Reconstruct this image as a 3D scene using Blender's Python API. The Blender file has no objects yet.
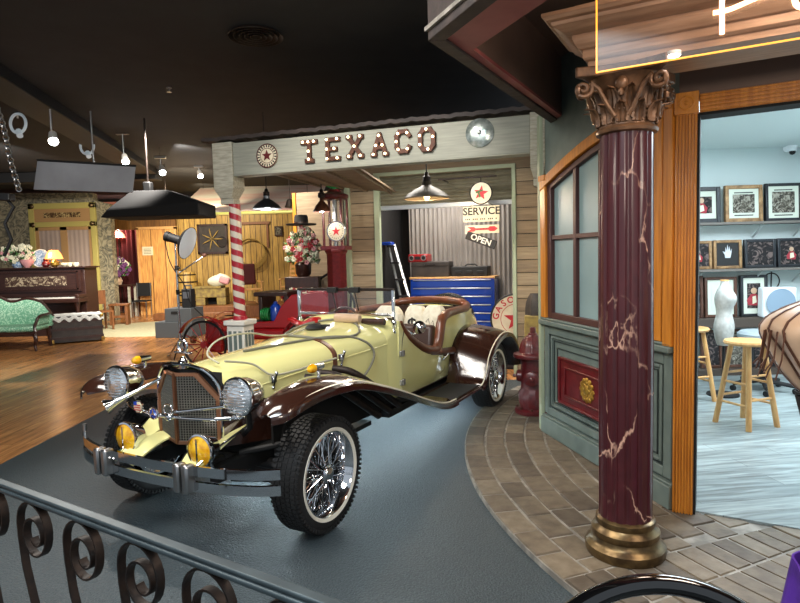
import bpy, bmesh, math, random
from mathutils import Vector, Matrix, Euler
random.seed(7)
PI = math.pi
sc = bpy.context.scene
C = sc.collection
# ---------------------------------------------------------------- camera
F = 590.0
PIT, ROLL, EYE = math.radians(4.4), math.radians(1.5), 1.6
fw = Vector((0, math.cos(PIT), -math.sin(PIT)))
r0 = Vector((1, 0, 0)); u0 = r0.cross(fw)
rt = r0 * math.cos(ROLL) - u0 * math.sin(ROLL)
up = u0 * math.cos(ROLL) + r0 * math.sin(ROLL)
cam = bpy.data.objects.new('camera', bpy.data.cameras.new('camera'))
C.objects.link(cam)
cam.matrix_world = Matrix(((rt.x, up.x, -fw.x, 0), (rt.y, up.y, -fw.y, 0), (rt.z, up.z, -fw.z, EYE), (0, 0, 0, 1)))
cam.data.sensor_width = 36; cam.data.lens = F * 36 / 800; cam.data.clip_start = 0.05
sc.camera = cam
# ---------------------------------------------------------------- exposure, world, lights
vs = sc.view_settings
vs.view_transform = 'Standard'; vs.look = 'None'; vs.gamma = 1; vs.use_curve_mapping = False
vs.exposure = 0.5
w = bpy.data.worlds.new('world'); sc.world = w; w.use_nodes = True
w.node_tree.nodes['Background'].inputs[0].default_value = (0.80, 0.90, 1.0, 1)
w.node_tree.nodes['Background'].inputs[1].default_value = 0.42

def area(name, loc, size, power, col=(1, 1, 1), rot=(0, 0, 0), sy=None):
    l = bpy.data.lights.new(name, 'AREA'); l.energy = power; l.color = col
    l.shape = 'RECTANGLE'; l.size = size; l.size_y = sy or size
    o = bpy.data.objects.new(name, l); o.location = loc; o.rotation_euler = rot; C.objects.link(o); return o

def spot(name, loc, tgt, power, col=(1, 1, 1), ang=70, blend=.6, rad=.06):
    l = bpy.data.lights.new(name, 'SPOT'); l.energy = power; l.color = col
    l.spot_size = math.radians(ang); l.spot_blend = blend; l.shadow_soft_size = rad
    o = bpy.data.objects.new(name, l); o.location = loc
    o.rotation_euler = (Vector(tgt) - Vector(loc)).to_track_quat('-Z', 'Y').to_euler(); C.objects.link(o); return o

def point(name, loc, power, col=(1, 1, 1), rad=.04):
    l = bpy.data.lights.new(name, 'POINT'); l.energy = power; l.color = col; l.shadow_soft_size = rad
    o = bpy.data.objects.new(name, l); o.location = loc; C.objects.link(o); return o

COOL, WARM, NEUT = (.82, .92, 1), (1, .72, .42), (1, .94, .86)
area('ceiling_light_car', (-1.6, 2.6, 3.62), 2.2, 120, NEUT, (.25, 0, 0), 1.2)
area('ceiling_light_entry', (-1.0, 0.4, 3.62), 1.6, 110, COOL, (.35, .2, 0), 1.0)
area('porch_fill', (2.3, 1.5, 3.08), .9, 30, (1, .86, .72), (.3, 0, 0), .5)  # unseen area light, added to brighten the door pediment
point('neon_glow', (1.45, 2.15, 2.82), 13, (1, .80, .62), .12)
area('entry_fill', (.7, -.7, 2.3), .8, 34, (1, .88, .74), (1.66, 0, -.25), .5)  # fill added behind the camera to lift pediment, column and door casing
spot('garage_fill_spot', (-.9, 3.2, 3.5), (.4, 8.2, .9), 230, NEUT, 56)  # added spot from the front for the dim siding, no track head here
area('garage_fill', (.75, 8.75, 2.85), .9, 46, NEUT, (-.1, 0, -.3), .4)  # added fill that brightens the corrugated wall, no lamp modelled
spot('awning_fill_spot', (-3.9, 10.6, 3.6), (-3.7, 14.2, 3.0), 150, NEUT, 75)  # extra spot put in only to light the awning cloth
area('canopy_fill', (.3, 6.9, 2.78), 1.6, 30, NEUT, (.15, 0, -.3), .3)  # added fill below the rafters, brightens the siding and raised door
area('ceiling_light_shop', (3.6, 4.9, 2.76), 2.4, 140, COOL, (0, 0, 0), 1.8)
spot('track_spot_car', (-3.3, 5.6, 3.55), (-.9, 4.4, .8), 260, NEUT, 75)
spot('track_spot_floor', (-3.4, 8.6, 3.5), (-5.5, 10.8, 0), 620, NEUT, 95)
spot('track_spot_piano', (-6.6, 9.6, 3.55), (-8.5, 14.5, 1.4), 430, NEUT, 75)
spot('track_spot_planks', (-4.6, 12.6, 3.3), (-5.6, 18.4, 1.2), 450, (1, .84, .58), 100)
spot('plank_fill_spot', (-5.4, 15.9, 3.6), (-5.0, 18.4, 1.0), 270, (1, .85, .6), 130)  # unseen spot added behind the awning, which shades the plank wall
spot('track_spot_rug', (-5.2, 12.0, 3.5), (-6.0, 15.0, 0), 800, NEUT, 90)
spot('track_spot_pump', (-2.6, 9.6, 3.4), (-2.0, 12.0, .9), 420, (1, .9, .75), 110)

# ---------------------------------------------------------------- helpers
def ray(x, y): return fw + rt * ((x - 400) / F) - up * ((y - 301.5) / F)
def at(x, y, Y):
    d = ray(x, y); return Vector((0, 0, EYE)) + d * (Y / d.y)
def fl(x, y, z=0.0):
    d = ray(x, y); return Vector((0, 0, EYE)) + d * ((z - EYE) / d.z)

def H(h):
    v = [int(h[i:i + 2], 16) / 255 for i in (0, 2, 4)]
    return tuple(a / 12.92 if a <= .04045 else ((a + .055) / 1.055) ** 2.4 for a in v) + (1,)

class N:
    def __init__(s, name):
        s.m = bpy.data.materials.new(name); s.m.use_nodes = True; s.t = s.m.node_tree
        s.b = s.t.nodes['Principled BSDF']
    def n(s, typ, **k):
        x = s.t.nodes.new(typ)
        for a, v in k.items(): setattr(x, a, v)
        return x
    def l(s, a, b): s.t.links.new(a, b)

def mat(name, col, rough=.5, metal=0, col2=None, scale=20, bump=0, emit=None, es=0, trans=0, alpha=1, stretch=(1, 1, 1), coat=0, detail=4, sheen=0, contrast=(.35, .65)):
    k = N(name); b = k.b
    b.inputs['Base Color'].default_value = H(col); b.inputs['Roughness'].default_value = rough
    b.inputs['Metallic'].default_value = metal
    if coat: b.inputs['Coat Weight'].default_value = coat; b.inputs['Coat Roughness'].default_value = .05
    if trans: b.inputs['Transmission Weight'].default_value = trans
    if alpha < 1: b.inputs['Alpha'].default_value = alpha
    if sheen: b.inputs['Sheen Weight'].default_value = sheen
    if emit: b.inputs['Emission Color'].default_value = H(emit); b.inputs['Emission Strength'].default_value = es
    if col2 or bump:
        tc = k.n('ShaderNodeTexCoord'); mp = k.n('ShaderNodeMapping'); mp.inputs['Scale'].default_value = stretch
        nz = k.n('ShaderNodeTexNoise'); nz.inputs['Scale'].default_value = scale; nz.inputs['Detail'].default_value = detail
        k.l(tc.outputs['Object'], mp.inputs[0]); k.l(mp.outputs[0], nz.inputs['Vector'])
        if col2:
            r = k.n('ShaderNodeValToRGB'); r.color_ramp.elements[0].position = contrast[0]; r.color_ramp.elements[1].position = contrast[1]
            r.color_ramp.elements[0].color = H(col); r.color_ramp.elements[1].color = H(col2)
            k.l(nz.outputs[0], r.inputs[0]); k.l(r.outputs[0], b.inputs['Base Color'])
        if bump:
            bp = k.n('ShaderNodeBump'); bp.inputs['Strength'].default_value = bump; bp.inputs['Distance'].default_value = .01
            k.l(nz.outputs[0], bp.inputs['Height']); k.l(bp.outputs[0], b.inputs['Normal'])
    return k.m

def plank_mat(name, c1, c2, cm, bw, bh, rough=.3, rotz=0, axis='XY', grain=.5, bump=.2, gc1='7a7a7a', mortar=.012, off=.37):
    """boards: brick texture plus stretched grain noise. axis XZ = upright wall boards"""
    k = N(name); b = k.b; b.inputs['Roughness'].default_value = rough
    tc = k.n('ShaderNodeTexCoord'); mp = k.n('ShaderNodeMapping')
    if axis == 'XZ': mp.inputs['Rotation'].default_value = (PI / 2, 0, 0) if not rotz else (PI / 2, 0, 0)
    else: mp.inputs['Rotation'].default_value = (0, 0, rotz)
    k.l(tc.outputs['Object'], mp.inputs[0]); src = mp.outputs[0]
    if axis == 'XZ' and rotz:
        m2 = k.n('ShaderNodeMapping'); m2.inputs['Rotation'].default_value = (0, 0, rotz); k.l(src, m2.inputs[0]); src = m2.outputs[0]
    br = k.n('ShaderNodeTexBrick'); br.offset = off; br.inputs['Scale'].default_value = 1
    br.inputs['Brick Width'].default_value = bw; br.inputs['Row Height'].default_value = bh
    br.inputs['Mortar Size'].default_value = mortar * bh; br.inputs['Mortar Smooth'].default_value = 0
    br.inputs['Color1'].default_value = H(c1); br.inputs['Color2'].default_value = H(c2); br.inputs['Mortar'].default_value = H(cm)
    k.l(src, br.inputs['Vector'])
    m3 = k.n('ShaderNodeMapping'); m3.inputs['Scale'].default_value = (1.2, 14, 14); k.l(src, m3.inputs[0])
    nz = k.n('ShaderNodeTexNoise'); nz.inputs['Scale'].default_value = 2.2; nz.inputs['Detail'].default_value = 6; nz.inputs['Distortion'].default_value = .6
    k.l(m3.outputs[0], nz.inputs['Vector'])
    mx = k.n('ShaderNodeMix', data_type='RGBA', blend_type='OVERLAY'); mx.inputs[0].default_value = grain
    k.l(br.outputs['Color'], mx.inputs[6])
    rp = k.n('ShaderNodeValToRGB'); rp.color_ramp.elements[0].position = .3; rp.color_ramp.elements[1].position = .7
    rp.color_ramp.elements[0].color = (.12, .1, .1, 1); rp.color_ramp.elements[1].color = (.9, .9, .9, 1)
    k.l(nz.outputs[0], rp.inputs[0]); k.l(rp.outputs[0], mx.inputs[7]); k.l(mx.outputs[2], b.inputs['Base Color'])
    bp = k.n('ShaderNodeBump'); bp.inputs['Strength'].default_value = bump; bp.inputs['Distance'].default_value = .004
    k.l(nz.outputs[0], bp.inputs['Height']); k.l(bp.outputs[0], b.inputs['Normal'])
    return k.m

def vein_mat():
    k = N('burgundy_marble'); b = k.b; b.inputs['Roughness'].default_value = .28
    tc = k.n('ShaderNodeTexCoord'); mp = k.n('ShaderNodeMapping'); mp.inputs['Scale'].default_value = (1.7, 1.7, .85); mp.inputs['Location'].default_value = (.9, .2, .35)
    k.l(tc.outputs['Object'], mp.inputs[0])
    n0 = k.n('ShaderNodeTexNoise'); n0.inputs['Scale'].default_value = 5; n0.inputs['Detail'].default_value = 5; k.l(mp.outputs[0], n0.inputs['Vector'])
    ad = k.n('ShaderNodeVectorMath', operation='MULTIPLY_ADD'); ad.inputs[1].default_value = (.32, .32, .32)
    k.l(n0.outputs['Color'], ad.inputs[0]); k.l(mp.outputs[0], ad.inputs[2])
    vo = k.n('ShaderNodeTexVoronoi', feature='DISTANCE_TO_EDGE'); vo.inputs['Scale'].default_value = 2.3; k.l(ad.outputs[0], vo.inputs['Vector'])
    r = k.n('ShaderNodeValToRGB'); e = r.color_ramp.elements
    e[0].position = 0; e[0].color = H('c9a08a'); e[1].position = .02; e[1].color = H('3e171b'); k.l(vo.outputs['Distance'], r.inputs[0])
    n1 = k.n('ShaderNodeTexNoise'); n1.inputs['Scale'].default_value = 3; k.l(mp.outputs[0], n1.inputs['Vector'])
    r2 = k.n('ShaderNodeValToRGB'); r2.color_ramp.elements[0].position = .45; r2.color_ramp.elements[1].position = .6; k.l(n1.outputs[0], r2.inputs[0])
    n2 = k.n('ShaderNodeTexNoise'); n2.inputs['Scale'].default_value = 14; k.l(mp.outputs[0], n2.inputs['Vector'])
    r3 = k.n('ShaderNodeValToRGB'); r3.color_ramp.elements[0].color = H('2c1114'); r3.color_ramp.elements[1].color = H('4f1f23'); k.l(n2.outputs[0], r3.inputs[0])
    mx = k.n('ShaderNodeMix', data_type='RGBA'); k.l(r2.outputs[0], mx.inputs[0]); k.l(r3.outputs[0], mx.inputs[6]); k.l(r.outputs[0], mx.inputs[7])
    k.l(mx.outputs[2], b.inputs['Base Color']); return k.m

def swirl_mat(name, c1, c2, c3, scale=3.5, dist=5):
    k = N(name); b = k.b; b.inputs['Roughness'].default_value = .8
    tc = k.n('ShaderNodeTexCoord'); n0 = k.n('ShaderNodeTexNoise'); n0.inputs['Scale'].default_value = scale; n0.inputs['Detail'].default_value = 2
    n0.inputs['Distortion'].default_value = dist; k.l(tc.outputs['Object'], n0.inputs['Vector'])
    r = k.n('ShaderNodeValToRGB'); e = r.color_ramp.elements; e[0].position = .36; e[0].color = H(c1); e[1].position = .62; e[1].color = H(c3)
    x = e.new(.5); x.color = H(c2); k.l(n0.outputs[0], r.inputs[0]); k.l(r.outputs[0], b.inputs['Base Color']); return k.m

M = dict(
 black=mat('matte_black', '0c0c0d', .6), gblack=mat('gloss_black', '060607', .06, coat=1), iron=mat('wrought_iron', '1c1614', .5, .5, '2c2019', 30, .2),
 ceil=mat('ceiling_black', '1f2023', .85, col2='252629', scale=3),
 chrome=mat('chrome', 'd8dadd', .07, 1), dchrome=mat('dull_chrome', 'a8a8a8', .3, 1), steel=mat('steel', '8b9096', .35, .9),
 copper=mat('copper_grille', 'a5765a', .35, .8), grill=mat('grille_mesh', '8d8a80', .35, .9),
 cream=mat('cream_paint', 'd9d492', .16, coat=.8), brown=mat('brown_paint', '2f1a13', .16, coat=.7), pin=mat('ivory_pinstripe', 'efe8d2', .3),
 leather=mat('brown_leather', '65361f', .3, col2='55301c', scale=14, bump=.1), dleather=mat('dark_leather', '33201a', .45),
 rubber=mat('tyre_rubber', '131314', .62, col2='1b1b1c', scale=60, bump=.2), wwall=mat('white_wall', 'd9d5c8', .5),
 amber=mat('amber_glass', 'c07a04', .06, col2='f0c020', scale=18, coat=1), lens=mat('headlight_glass', 'cfd6da', .05, .85, 'f4f6f8', 22, .4, stretch=(1, 1, 4)),
 canvas=mat('canvas_cloth', 'd8d2c0', .85, col2='c4bda8', scale=18, bump=.5), cable=mat('grey_cable', '6c6a5c', .5), rope=mat('ivory_hose', 'a5a28a', .45),
 glass=None, red=mat('bright_red', '9a1016', .3, coat=.5), dred=mat('dark_red_cast', '5e181d', .38, col2='4a1014', scale=25, bump=.15, coat=.4),
 burg=mat('burgundy_paint', '6a1a1e', .35, col2='531217', scale=12), white=mat('white_paint', 'dedad0', .5), offw=mat('weathered_white', 'b9b5a4', .7, col2='9a9686', scale=9, bump=.3, stretch=(1, 6, 6)),
 beam=mat('painted_beam', '9b9c8e', .65, col2='83847a', scale=5, bump=.25, stretch=(.6, 5, 9), contrast=(.3, .75)),
 teal=mat('grey_teal_paint', '68756f', .5, col2='5d6a66', scale=10), tgroove=mat('groove_paint', '26302f', .6),
 gold=mat('gilded_metal', 'c49a45', .35, .75, 'a87f30', 40, .3), orange=mat('honey_oak', 'b26a20', .32, col2='d0862f', scale=5, bump=.1, stretch=(9, 9, .7)),
 dtrim=mat('window_maroon_trim', '4b2b28', .45), frost=mat('frosted_glass', '8fa7a8', .28, col2='83999a', scale=2),
 bronze=mat('aged_bronze', '75603f', .34, .75, '4a3a26', 16, .3), cap=mat('bronzed_plaster', '7a573c', .42, .35, '4a3424', 20, .35, contrast=(.3, .7)),
 ent=mat('bronzed_moulding', 'a98468', .4, .25, '927056', 6, .08, stretch=(1, 8, 8)), pink=mat('dusty_rose_paint', '9a5450', .5, col2='84423f', scale=4),
 soff=mat('dark_brown_soffit', '665045', .6, col2='5c483e', scale=4), wallb=mat('brown_wall_paint', '6b5345', .55),
 carpet=mat('slate_carpet', '3c474c', .5, col2='2f393e', scale=90, bump=1.0, detail=6), rug=mat('cream_rug', 'b9b18c', .9, col2='a59d79', scale=30, bump=.4),
 rust=mat('rusty_metal', '3e2218', .6, .3, '5a3423', 25, .3), bulb=mat('bulb_glow', 'fff0d0', .3, emit='ffe2ae', es=6), hot=mat('lamp_glow', 'ffffff', .3, emit='f4faff', es=20),
 warmbulb=mat('warm_lamp_glow', 'ffcf9a', .3, emit='ffb36a', es=18), neon=mat('neon_tube', 'ffb98a', .3, emit='ffb070', es=12), neonh=mat('neon_core', 'fff2e0', .3, emit='ffbc88', es=3.6), edge=mat('lit_acrylic_edge', 'd99a3c', .3, emit='d08a2c', es=1.6),
 green=mat('enamel_green', '1e7a3c', .25, coat=.5), blue=mat('tool_chest_blue', '1a3fa0', .22, coat=.6), lite=mat('aluminium_trim', 'b7bcc0', .3, .8),
 corr=mat('galvanised_steel', 'a09a95', .45, .3, '8b8681', 3, stretch=(6, 6, .6)), roll=mat('roll_door_slats', '7e7a68', .5, .2, '6d6958', 6),
 tan=mat('tan_satin', 'c3a487', .38, col2='b59679', scale=5, sheen=.3), lace=mat('white_lace', 'd6d6d0', .9, col2='a8aaa6', scale=60, bump=.3),
 velvet=mat('green_brocade', '6fae8c', .7, col2='b8dcc2', scale=38, contrast=(.48, .6), bump=.1), walnut=mat('dark_walnut', '3b2018', .35, col2='2b1610', scale=8, stretch=(6, 6, 1)),
 mahog=mat('piano_mahogany', '3e2620', .3, col2='2f1b16', scale=6, stretch=(1, 5, 8)), pine=mat('pale_pine', 'c9955a', .38, col2='d9aa6e', scale=8, stretch=(5, 5, 1)),
 dpine=mat('brown_pine', '84522c', .5, col2='6b401f', scale=6, stretch=(5, 5, 1)), graypl=mat('grey_painted_box', '4a4f52', .6), dgray=mat('softbox_cloth', 'a3a4a8', .7, col2='97989c', scale=3),
 yel=mat('yellow_trim_paint', 'bcae62', .45), yelg=mat('yellow_green_trim', 'b9bd55', .45), peach=mat('peach_door_paint', 'b38c5c', .45), curt=mat('sheer_curtain', 'b09c8e', .7, col2='a8958a', scale=3, stretch=(2, 2, 1)),
 pinkc=mat('pink_curtain', 'b08070', .7, col2='a17263', scale=3, stretch=(9, 9, .4)), leaf=mat('leaf_green', '2f5a2c', .6, col2='4a7a3c', scale=30), petw=mat('ivory_petals', 'dcd9c0', .7), petp=mat('purple_petals', '6a3a6a', .7), petr=mat('red_petals', 'a8202c', .6), petk=mat('pink_petals', 'c98f92', .7),
 china=mat('blue_china', '4a74a6', .2, col2='c4d2e2', scale=30, coat=.6), purple=mat('purple_nylon', '4a1f8a', .5, col2='3a1670', scale=12, bump=.4), felt=mat('felt_hat', '1d1a1a', .8),
 skin=None, form=mat('dress_form_cloth', 'b9b9b4', .8, col2='a3a39e', scale=20, bump=.2), drywall=mat('white_wall_paint', 'cfdcdc', .7), shelfw=mat('shelf_board', '6b6660', .6), shelfd=mat('dark_shelf_board', '4b4038', .6),
 brace=mat('white_bracket', 'b8c0c0', .6), straw=mat('straw', 'a58a4a', .8, col2='8a7038', scale=40, bump=.4), clay=mat('aged_timber', '94803f', .75, col2='6c5834', scale=10, bump=.3),
 brick=mat('paver_stone', '6c604f', .62, col2='594d3f', scale=14, bump=.7, detail=8), brick2=mat('paver_stone_pale', '7b6f5d', .6, col2='685b4a', scale=14, bump=.7, detail=8), brick3=mat('paver_stone_dark', '5b5043', .64, col2='4b4034', scale=14, bump=.7, detail=8), shade=mat('dark_bronze_shade', '3a3226', .5, .3), mortar=mat('mortar', '4a423a', .9, col2='5c5348', scale=40), kerb=mat('kerb_edge', '9a948a', .7, col2='6d6860', scale=12, bump=.3),
 poly=mat('brown_shingle', '3b302c', .7, col2='2a2321', scale=12, bump=.5), canopy=mat('striped_awning', 'b0ada0', .8, col2='b08a80', scale=1.1, stretch=(.6, 3, 3)), fabric=mat('grey_seat', '9aa6ab', .7), umb=mat('black_softbox', '0a0a0b', .9), lav=mat('dish_cool', '8fa4b8', .25, .2), led=mat('led_strip', 'e8f6ff', .4, emit='daf0f8', es=34),
 whitecase=mat('self_lit_white', 'dce6ea', .4, emit='dceaf2', es=.12), redcl=mat('red_cloth', '8c2430', .8, col2='a83a44', scale=15), paper=mat('paper', 'd8d0b0', .7), star=mat('star_red', 'b0202a', .4), signw=mat('sign_cream', 'd4cbb4', .5, col2='c4b89c', scale=8), ink=mat('ink_black', '161414', .6),  # whitecase has a faint glow mixed in, also on parts that are no lamp
 brass=mat('brass', '9a7a3a', .3, .8), plank=plank_mat('pine_planks', 'a5833e', 'b7954c', '3c280f', 40, .17, .5, PI / 2, 'XZ', .5, .3, mortar=.05), header=plank_mat('dark_pine_planks', '6e4a20', '7d5626', '3a2210', 40, .17, .5, PI / 2, 'XZ', .5),
 floor=plank_mat('oak_floor', 'bb8450', 'a06c3e', '5a361c', 1.3, .11, .26, PI / 2, 'XY', .55, .08), shopfl=plank_mat('grey_plank_floor', '98a4a4', '7f8b8c', '5f6a6b', 1.1, .17, .35, -.12, 'XY', .55, .08),
 siding=mat('weathered_siding', '9c8b72', .75, col2='7a6a54', scale=4, bump=.4, stretch=(.8, 6, 9), contrast=(.25, .8)), siding2=mat('weathered_siding_brown', '897760', .75, col2='6a5a47', scale=4, bump=.4, stretch=(.8, 6, 9), contrast=(.25, .8)),
 marble=vein_mat(), wallp=swirl_mat('gilt_wallpaper', '57554a', '827a62', 'a0977c', 2.6, 6), pict=swirl_mat('picture_sepia', '26211c', '5c574c', '9a968a', 14, 2), pictc=swirl_mat('picture_colour', '1c1414', '9a3a34', 'd8cfc4', 12, 3), pictd=swirl_mat('picture_dark', '0e0c0e', '1a1618', '6a5c58', 9, 3),
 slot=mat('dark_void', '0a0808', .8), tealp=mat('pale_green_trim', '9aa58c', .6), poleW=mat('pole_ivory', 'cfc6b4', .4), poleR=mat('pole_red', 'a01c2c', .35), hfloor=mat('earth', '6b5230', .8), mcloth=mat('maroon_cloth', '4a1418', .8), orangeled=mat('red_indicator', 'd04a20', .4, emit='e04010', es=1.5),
)
def glassmat():
    k = N('clear_glass'); tr = k.n('ShaderNodeBsdfTransparent'); gl = k.n('ShaderNodeBsdfGlossy'); gl.inputs['Roughness'].default_value = .02
    mx = k.n('ShaderNodeMixShader'); mx.inputs[0].default_value = .055; out = [x for x in k.t.nodes if x.type == 'OUTPUT_MATERIAL'][0]
    k.l(tr.outputs[0], mx.inputs[1]); k.l(gl.outputs[0], mx.inputs[2]); k.l(mx.outputs[0], out.inputs[0]); k.t.nodes.remove(k.b); return k.m
M['glass'] = glassmat(); M['acrylic'] = glassmat(); M['acrylic'].name = 'clear_acrylic'
for x_ in M['acrylic'].node_tree.nodes:
    if x_.type == 'MIX_SHADER': x_.inputs[0].default_value = .02
    if x_.type == 'BSDF_GLOSSY': x_.inputs['Roughness'].default_value = .25

def rotM(r):
    return Euler(r).to_matrix() if not isinstance(r, Matrix) else r

class MB:
    def __init__(s, mats=None): s.v = []; s.f = []; s.mi = []; s.T = None
    def add(s, vs, fs, m=0):
        o = len(s.v)
        if s.T is not None: vs = [s.T @ Vector(v) for v in vs]
        s.v += [tuple(v) for v in vs]; s.f += [tuple(i + o for i in f) for f in fs]; s.mi += [m] * len(fs); return s
    def box(s, c, d, rot=None, m=0, taper=1):
        R = rotM(rot) if rot is not None else Matrix.Identity(3); c = Vector(c); vs = []
        for z in (-.5, .5):
            t = taper if z > 0 else 1
            for x, y in ((-.5, -.5), (.5, -.5), (.5, .5), (-.5, .5)): vs.append(c + R @ Vector((x * d[0] * t, y * d[1] * t, z * d[2])))
        return s.add(vs, [(3, 2, 1, 0), (4, 5, 6, 7), (0, 1, 5, 4), (1, 2, 6, 5), (2, 3, 7, 6), (3, 0, 4, 7)], m)
    def b2(s, a, b, m=0):
        return s.box([(a[i] + b[i]) / 2 for i in range(3)], [abs(a[i] - b[i]) for i in range(3)], m=m)
    def frame(s, d):
        d = Vector(d).normalized(); a = Vector((0, 0, 1)) if abs(d.z) < .95 else Vector((1, 0, 0))
        x = a.cross(d).normalized(); return x, d.cross(x)
    def cyl(s, p, q, r, r2=None, n=12, m=0, cap=True):
        p, q = Vector(p), Vector(q); r2 = r if r2 is None else r2; x, y = s.frame(q - p); vs = []
        for c, rr in ((p, r), (q, r2)):
            for i in range(n):
                a = 2 * PI * i / n; vs.append(c + x * (rr * math.cos(a)) + y * (rr * math.sin(a)))
        fs = [(i, (i + 1) % n, n + (i + 1) % n, n + i) for i in range(n)]
        if cap: fs += [tuple(range(n - 1, -1, -1)), tuple(range(n, 2 * n))]
        return s.add(vs, fs, m)
    def tube(s, pts, r, n=8, closed=False, m=0, flat=1, upv=None):
        pts = [Vector(p) for p in pts]; k = len(pts); vs = []; px = None
        for i, p in enumerate(pts):
            a = pts[(i - 1) % k] if (closed or i > 0) else p; b = pts[(i + 1) % k] if (closed or i < k - 1) else p
            d = (b - a).normalized()
            if upv is not None: x = Vector(upv); x = (x - d * x.dot(d)).normalized()
            elif px is None: x, _ = s.frame(d)
            else: x = (px - d * px.dot(d)); x = x.normalized() if x.length > 1e-6 else s.frame(d)[0]
            px = x; y = d.cross(x); rr = r[i] if isinstance(r, (list, tuple)) else r
            for j in range(n):
                t = 2 * PI * (j + .5) / n; vs.append(p + x * (rr * math.cos(t)) + y * (rr * flat * math.sin(t)))
        fs = []
        for i in range(k if closed else k - 1):
            for j in range(n): a = i * n; b = ((i + 1) % k) * n; fs.append((a + j, a + (j + 1) % n, b + (j + 1) % n, b + j))
        if not closed: fs += [tuple(range(n - 1, -1, -1)), tuple(range((k - 1) * n, k * n))]
        return s.add(vs, fs, m)
    def lathe(s, prof, c=(0, 0, 0), axis=(0, 0, 1), n=24, m=0, mod=None, cap=True):
        c = Vector(c); z = Vector(axis).normalized(); x, y = s.frame(z)
        if abs(z.z) > .99: x, y = Vector((1, 0, 0)), Vector((0, 1, 0)) * (1 if z.z > 0 else -1)
        vs = []
        for r, h in prof:
            for i in range(n):
                a = 2 * PI * i / n; rr = r * (mod(a, h) if mod else 1); vs.append(c + z * h + x * (rr * math.cos(a)) + y * (rr * math.sin(a)))
        k = len(prof); fs = [(i * n + j, i * n + (j + 1) % n, (i + 1) * n + (j + 1) % n, (i + 1) * n + j) for i in range(k - 1) for j in range(n)]
        if cap: fs += [tuple(range(n - 1, -1, -1)), tuple(range((k - 1) * n, k * n))]
        return s.add(vs, fs, m)
    def ball(s, c, r, n=12, m=0, rot=None):
        if not isinstance(r, (tuple, list)): r = (r, r, r)
        R = rotM(rot) if rot is not None else Matrix.Identity(3); c = Vector(c); k = max(4, n // 2); vs = []
        for i in range(1, k):
            t = PI * i / k
            for j in range(n):
                a = 2 * PI * j / n; vs.append(c + R @ Vector((r[0] * math.sin(t) * math.cos(a), r[1] * math.sin(t) * math.sin(a), -r[2] * math.cos(t))))
        b = len(vs); vs += [c + R @ Vector((0, 0, -r[2])), c + R @ Vector((0, 0, r[2]))]
        fs = [(i * n + j, i * n + (j + 1) % n, (i + 1) * n + (j + 1) % n, (i + 1) * n + j) for i in range(k - 2) for j in range(n)]
        fs += [(b, (j + 1) % n, j) for j in range(n)] + [(b + 1, (k - 2) * n + j, (k - 2) * n + (j + 1) % n) for j in range(n)]
        return s.add(vs, fs, m)
    def grid(s, fn, nu, nv, m=0, cu=False):
        vs = [fn(i / nu, j / nv) for i in range(nu + 1) for j in range(nv + 1)]; w_ = nv + 1
        return s.add(vs, [(i * w_ + j, (i + 1) * w_ + j, (i + 1) * w_ + j + 1, i * w_ + j + 1) for i in range(nu) for j in range(nv)], m)
    def prism(s, poly, h0, h1, ax='Z', m=0):
        def P(a, b, h): return {'Z': (a, b, h), 'Y': (a, h, b), 'X': (h, a, b)}[ax]
        n = len(poly); vs = [P(a, b, h0) for a, b in poly] + [P(a, b, h1) for a, b in poly]
        return s.add(vs, [tuple(range(n - 1, -1, -1)), tuple(range(n, 2 * n))] + [(i, (i + 1) % n, n + (i + 1) % n, n + i) for i in range(n)], m)
    def torus(s, c, R_, r, axis=(0, 0, 1), n=32, k=10, m=0):
        c = Vector(c); x, y = s.frame(axis); return s.tube([c + x * (R_ * math.cos(2 * PI * i / n)) + y * (R_ * math.sin(2 * PI * i / n)) for i in range(n)], r, k, True, m)
    def build(s, name, mats, parent=None, bev=0, solid=0, sub=0, ang=38, smooth=True):
        me = bpy.data.meshes.new(name); me.from_pydata(s.v, [], s.f)
        if not isinstance(mats, (list, tuple)): mats = [mats]
        for x in mats: me.materials.append(M[x] if isinstance(x, str) else x)
        me.polygons.foreach_set('material_index', s.mi)
        bm = bmesh.new(); bm.from_mesh(me); bmesh.ops.recalc_face_normals(bm, faces=bm.faces)
        lim = math.radians(ang)
        for e in bm.edges:
            e.smooth = smooth and len(e.link_faces) == 2 and e.calc_face_angle(0) < lim
        for f in bm.faces: f.smooth = smooth
        bm.to_mesh(me); bm.free()
        o = bpy.data.objects.new(name, me); C.objects.link(o)
        if parent: o.parent = parent
        if solid: md = o.modifiers.new('thick', 'SOLIDIFY'); md.thickness = solid; md.offset = 0
        if sub: md = o.modifiers.new('sub', 'SUBSURF'); md.levels = sub; md.render_levels = sub
        if bev: md = o.modifiers.new('bev', 'BEVEL'); md.width = bev; md.segments = 2; md.limit_method = 'ANGLE'; md.angle_limit = .7; md.harden_normals = False
        return o

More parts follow.
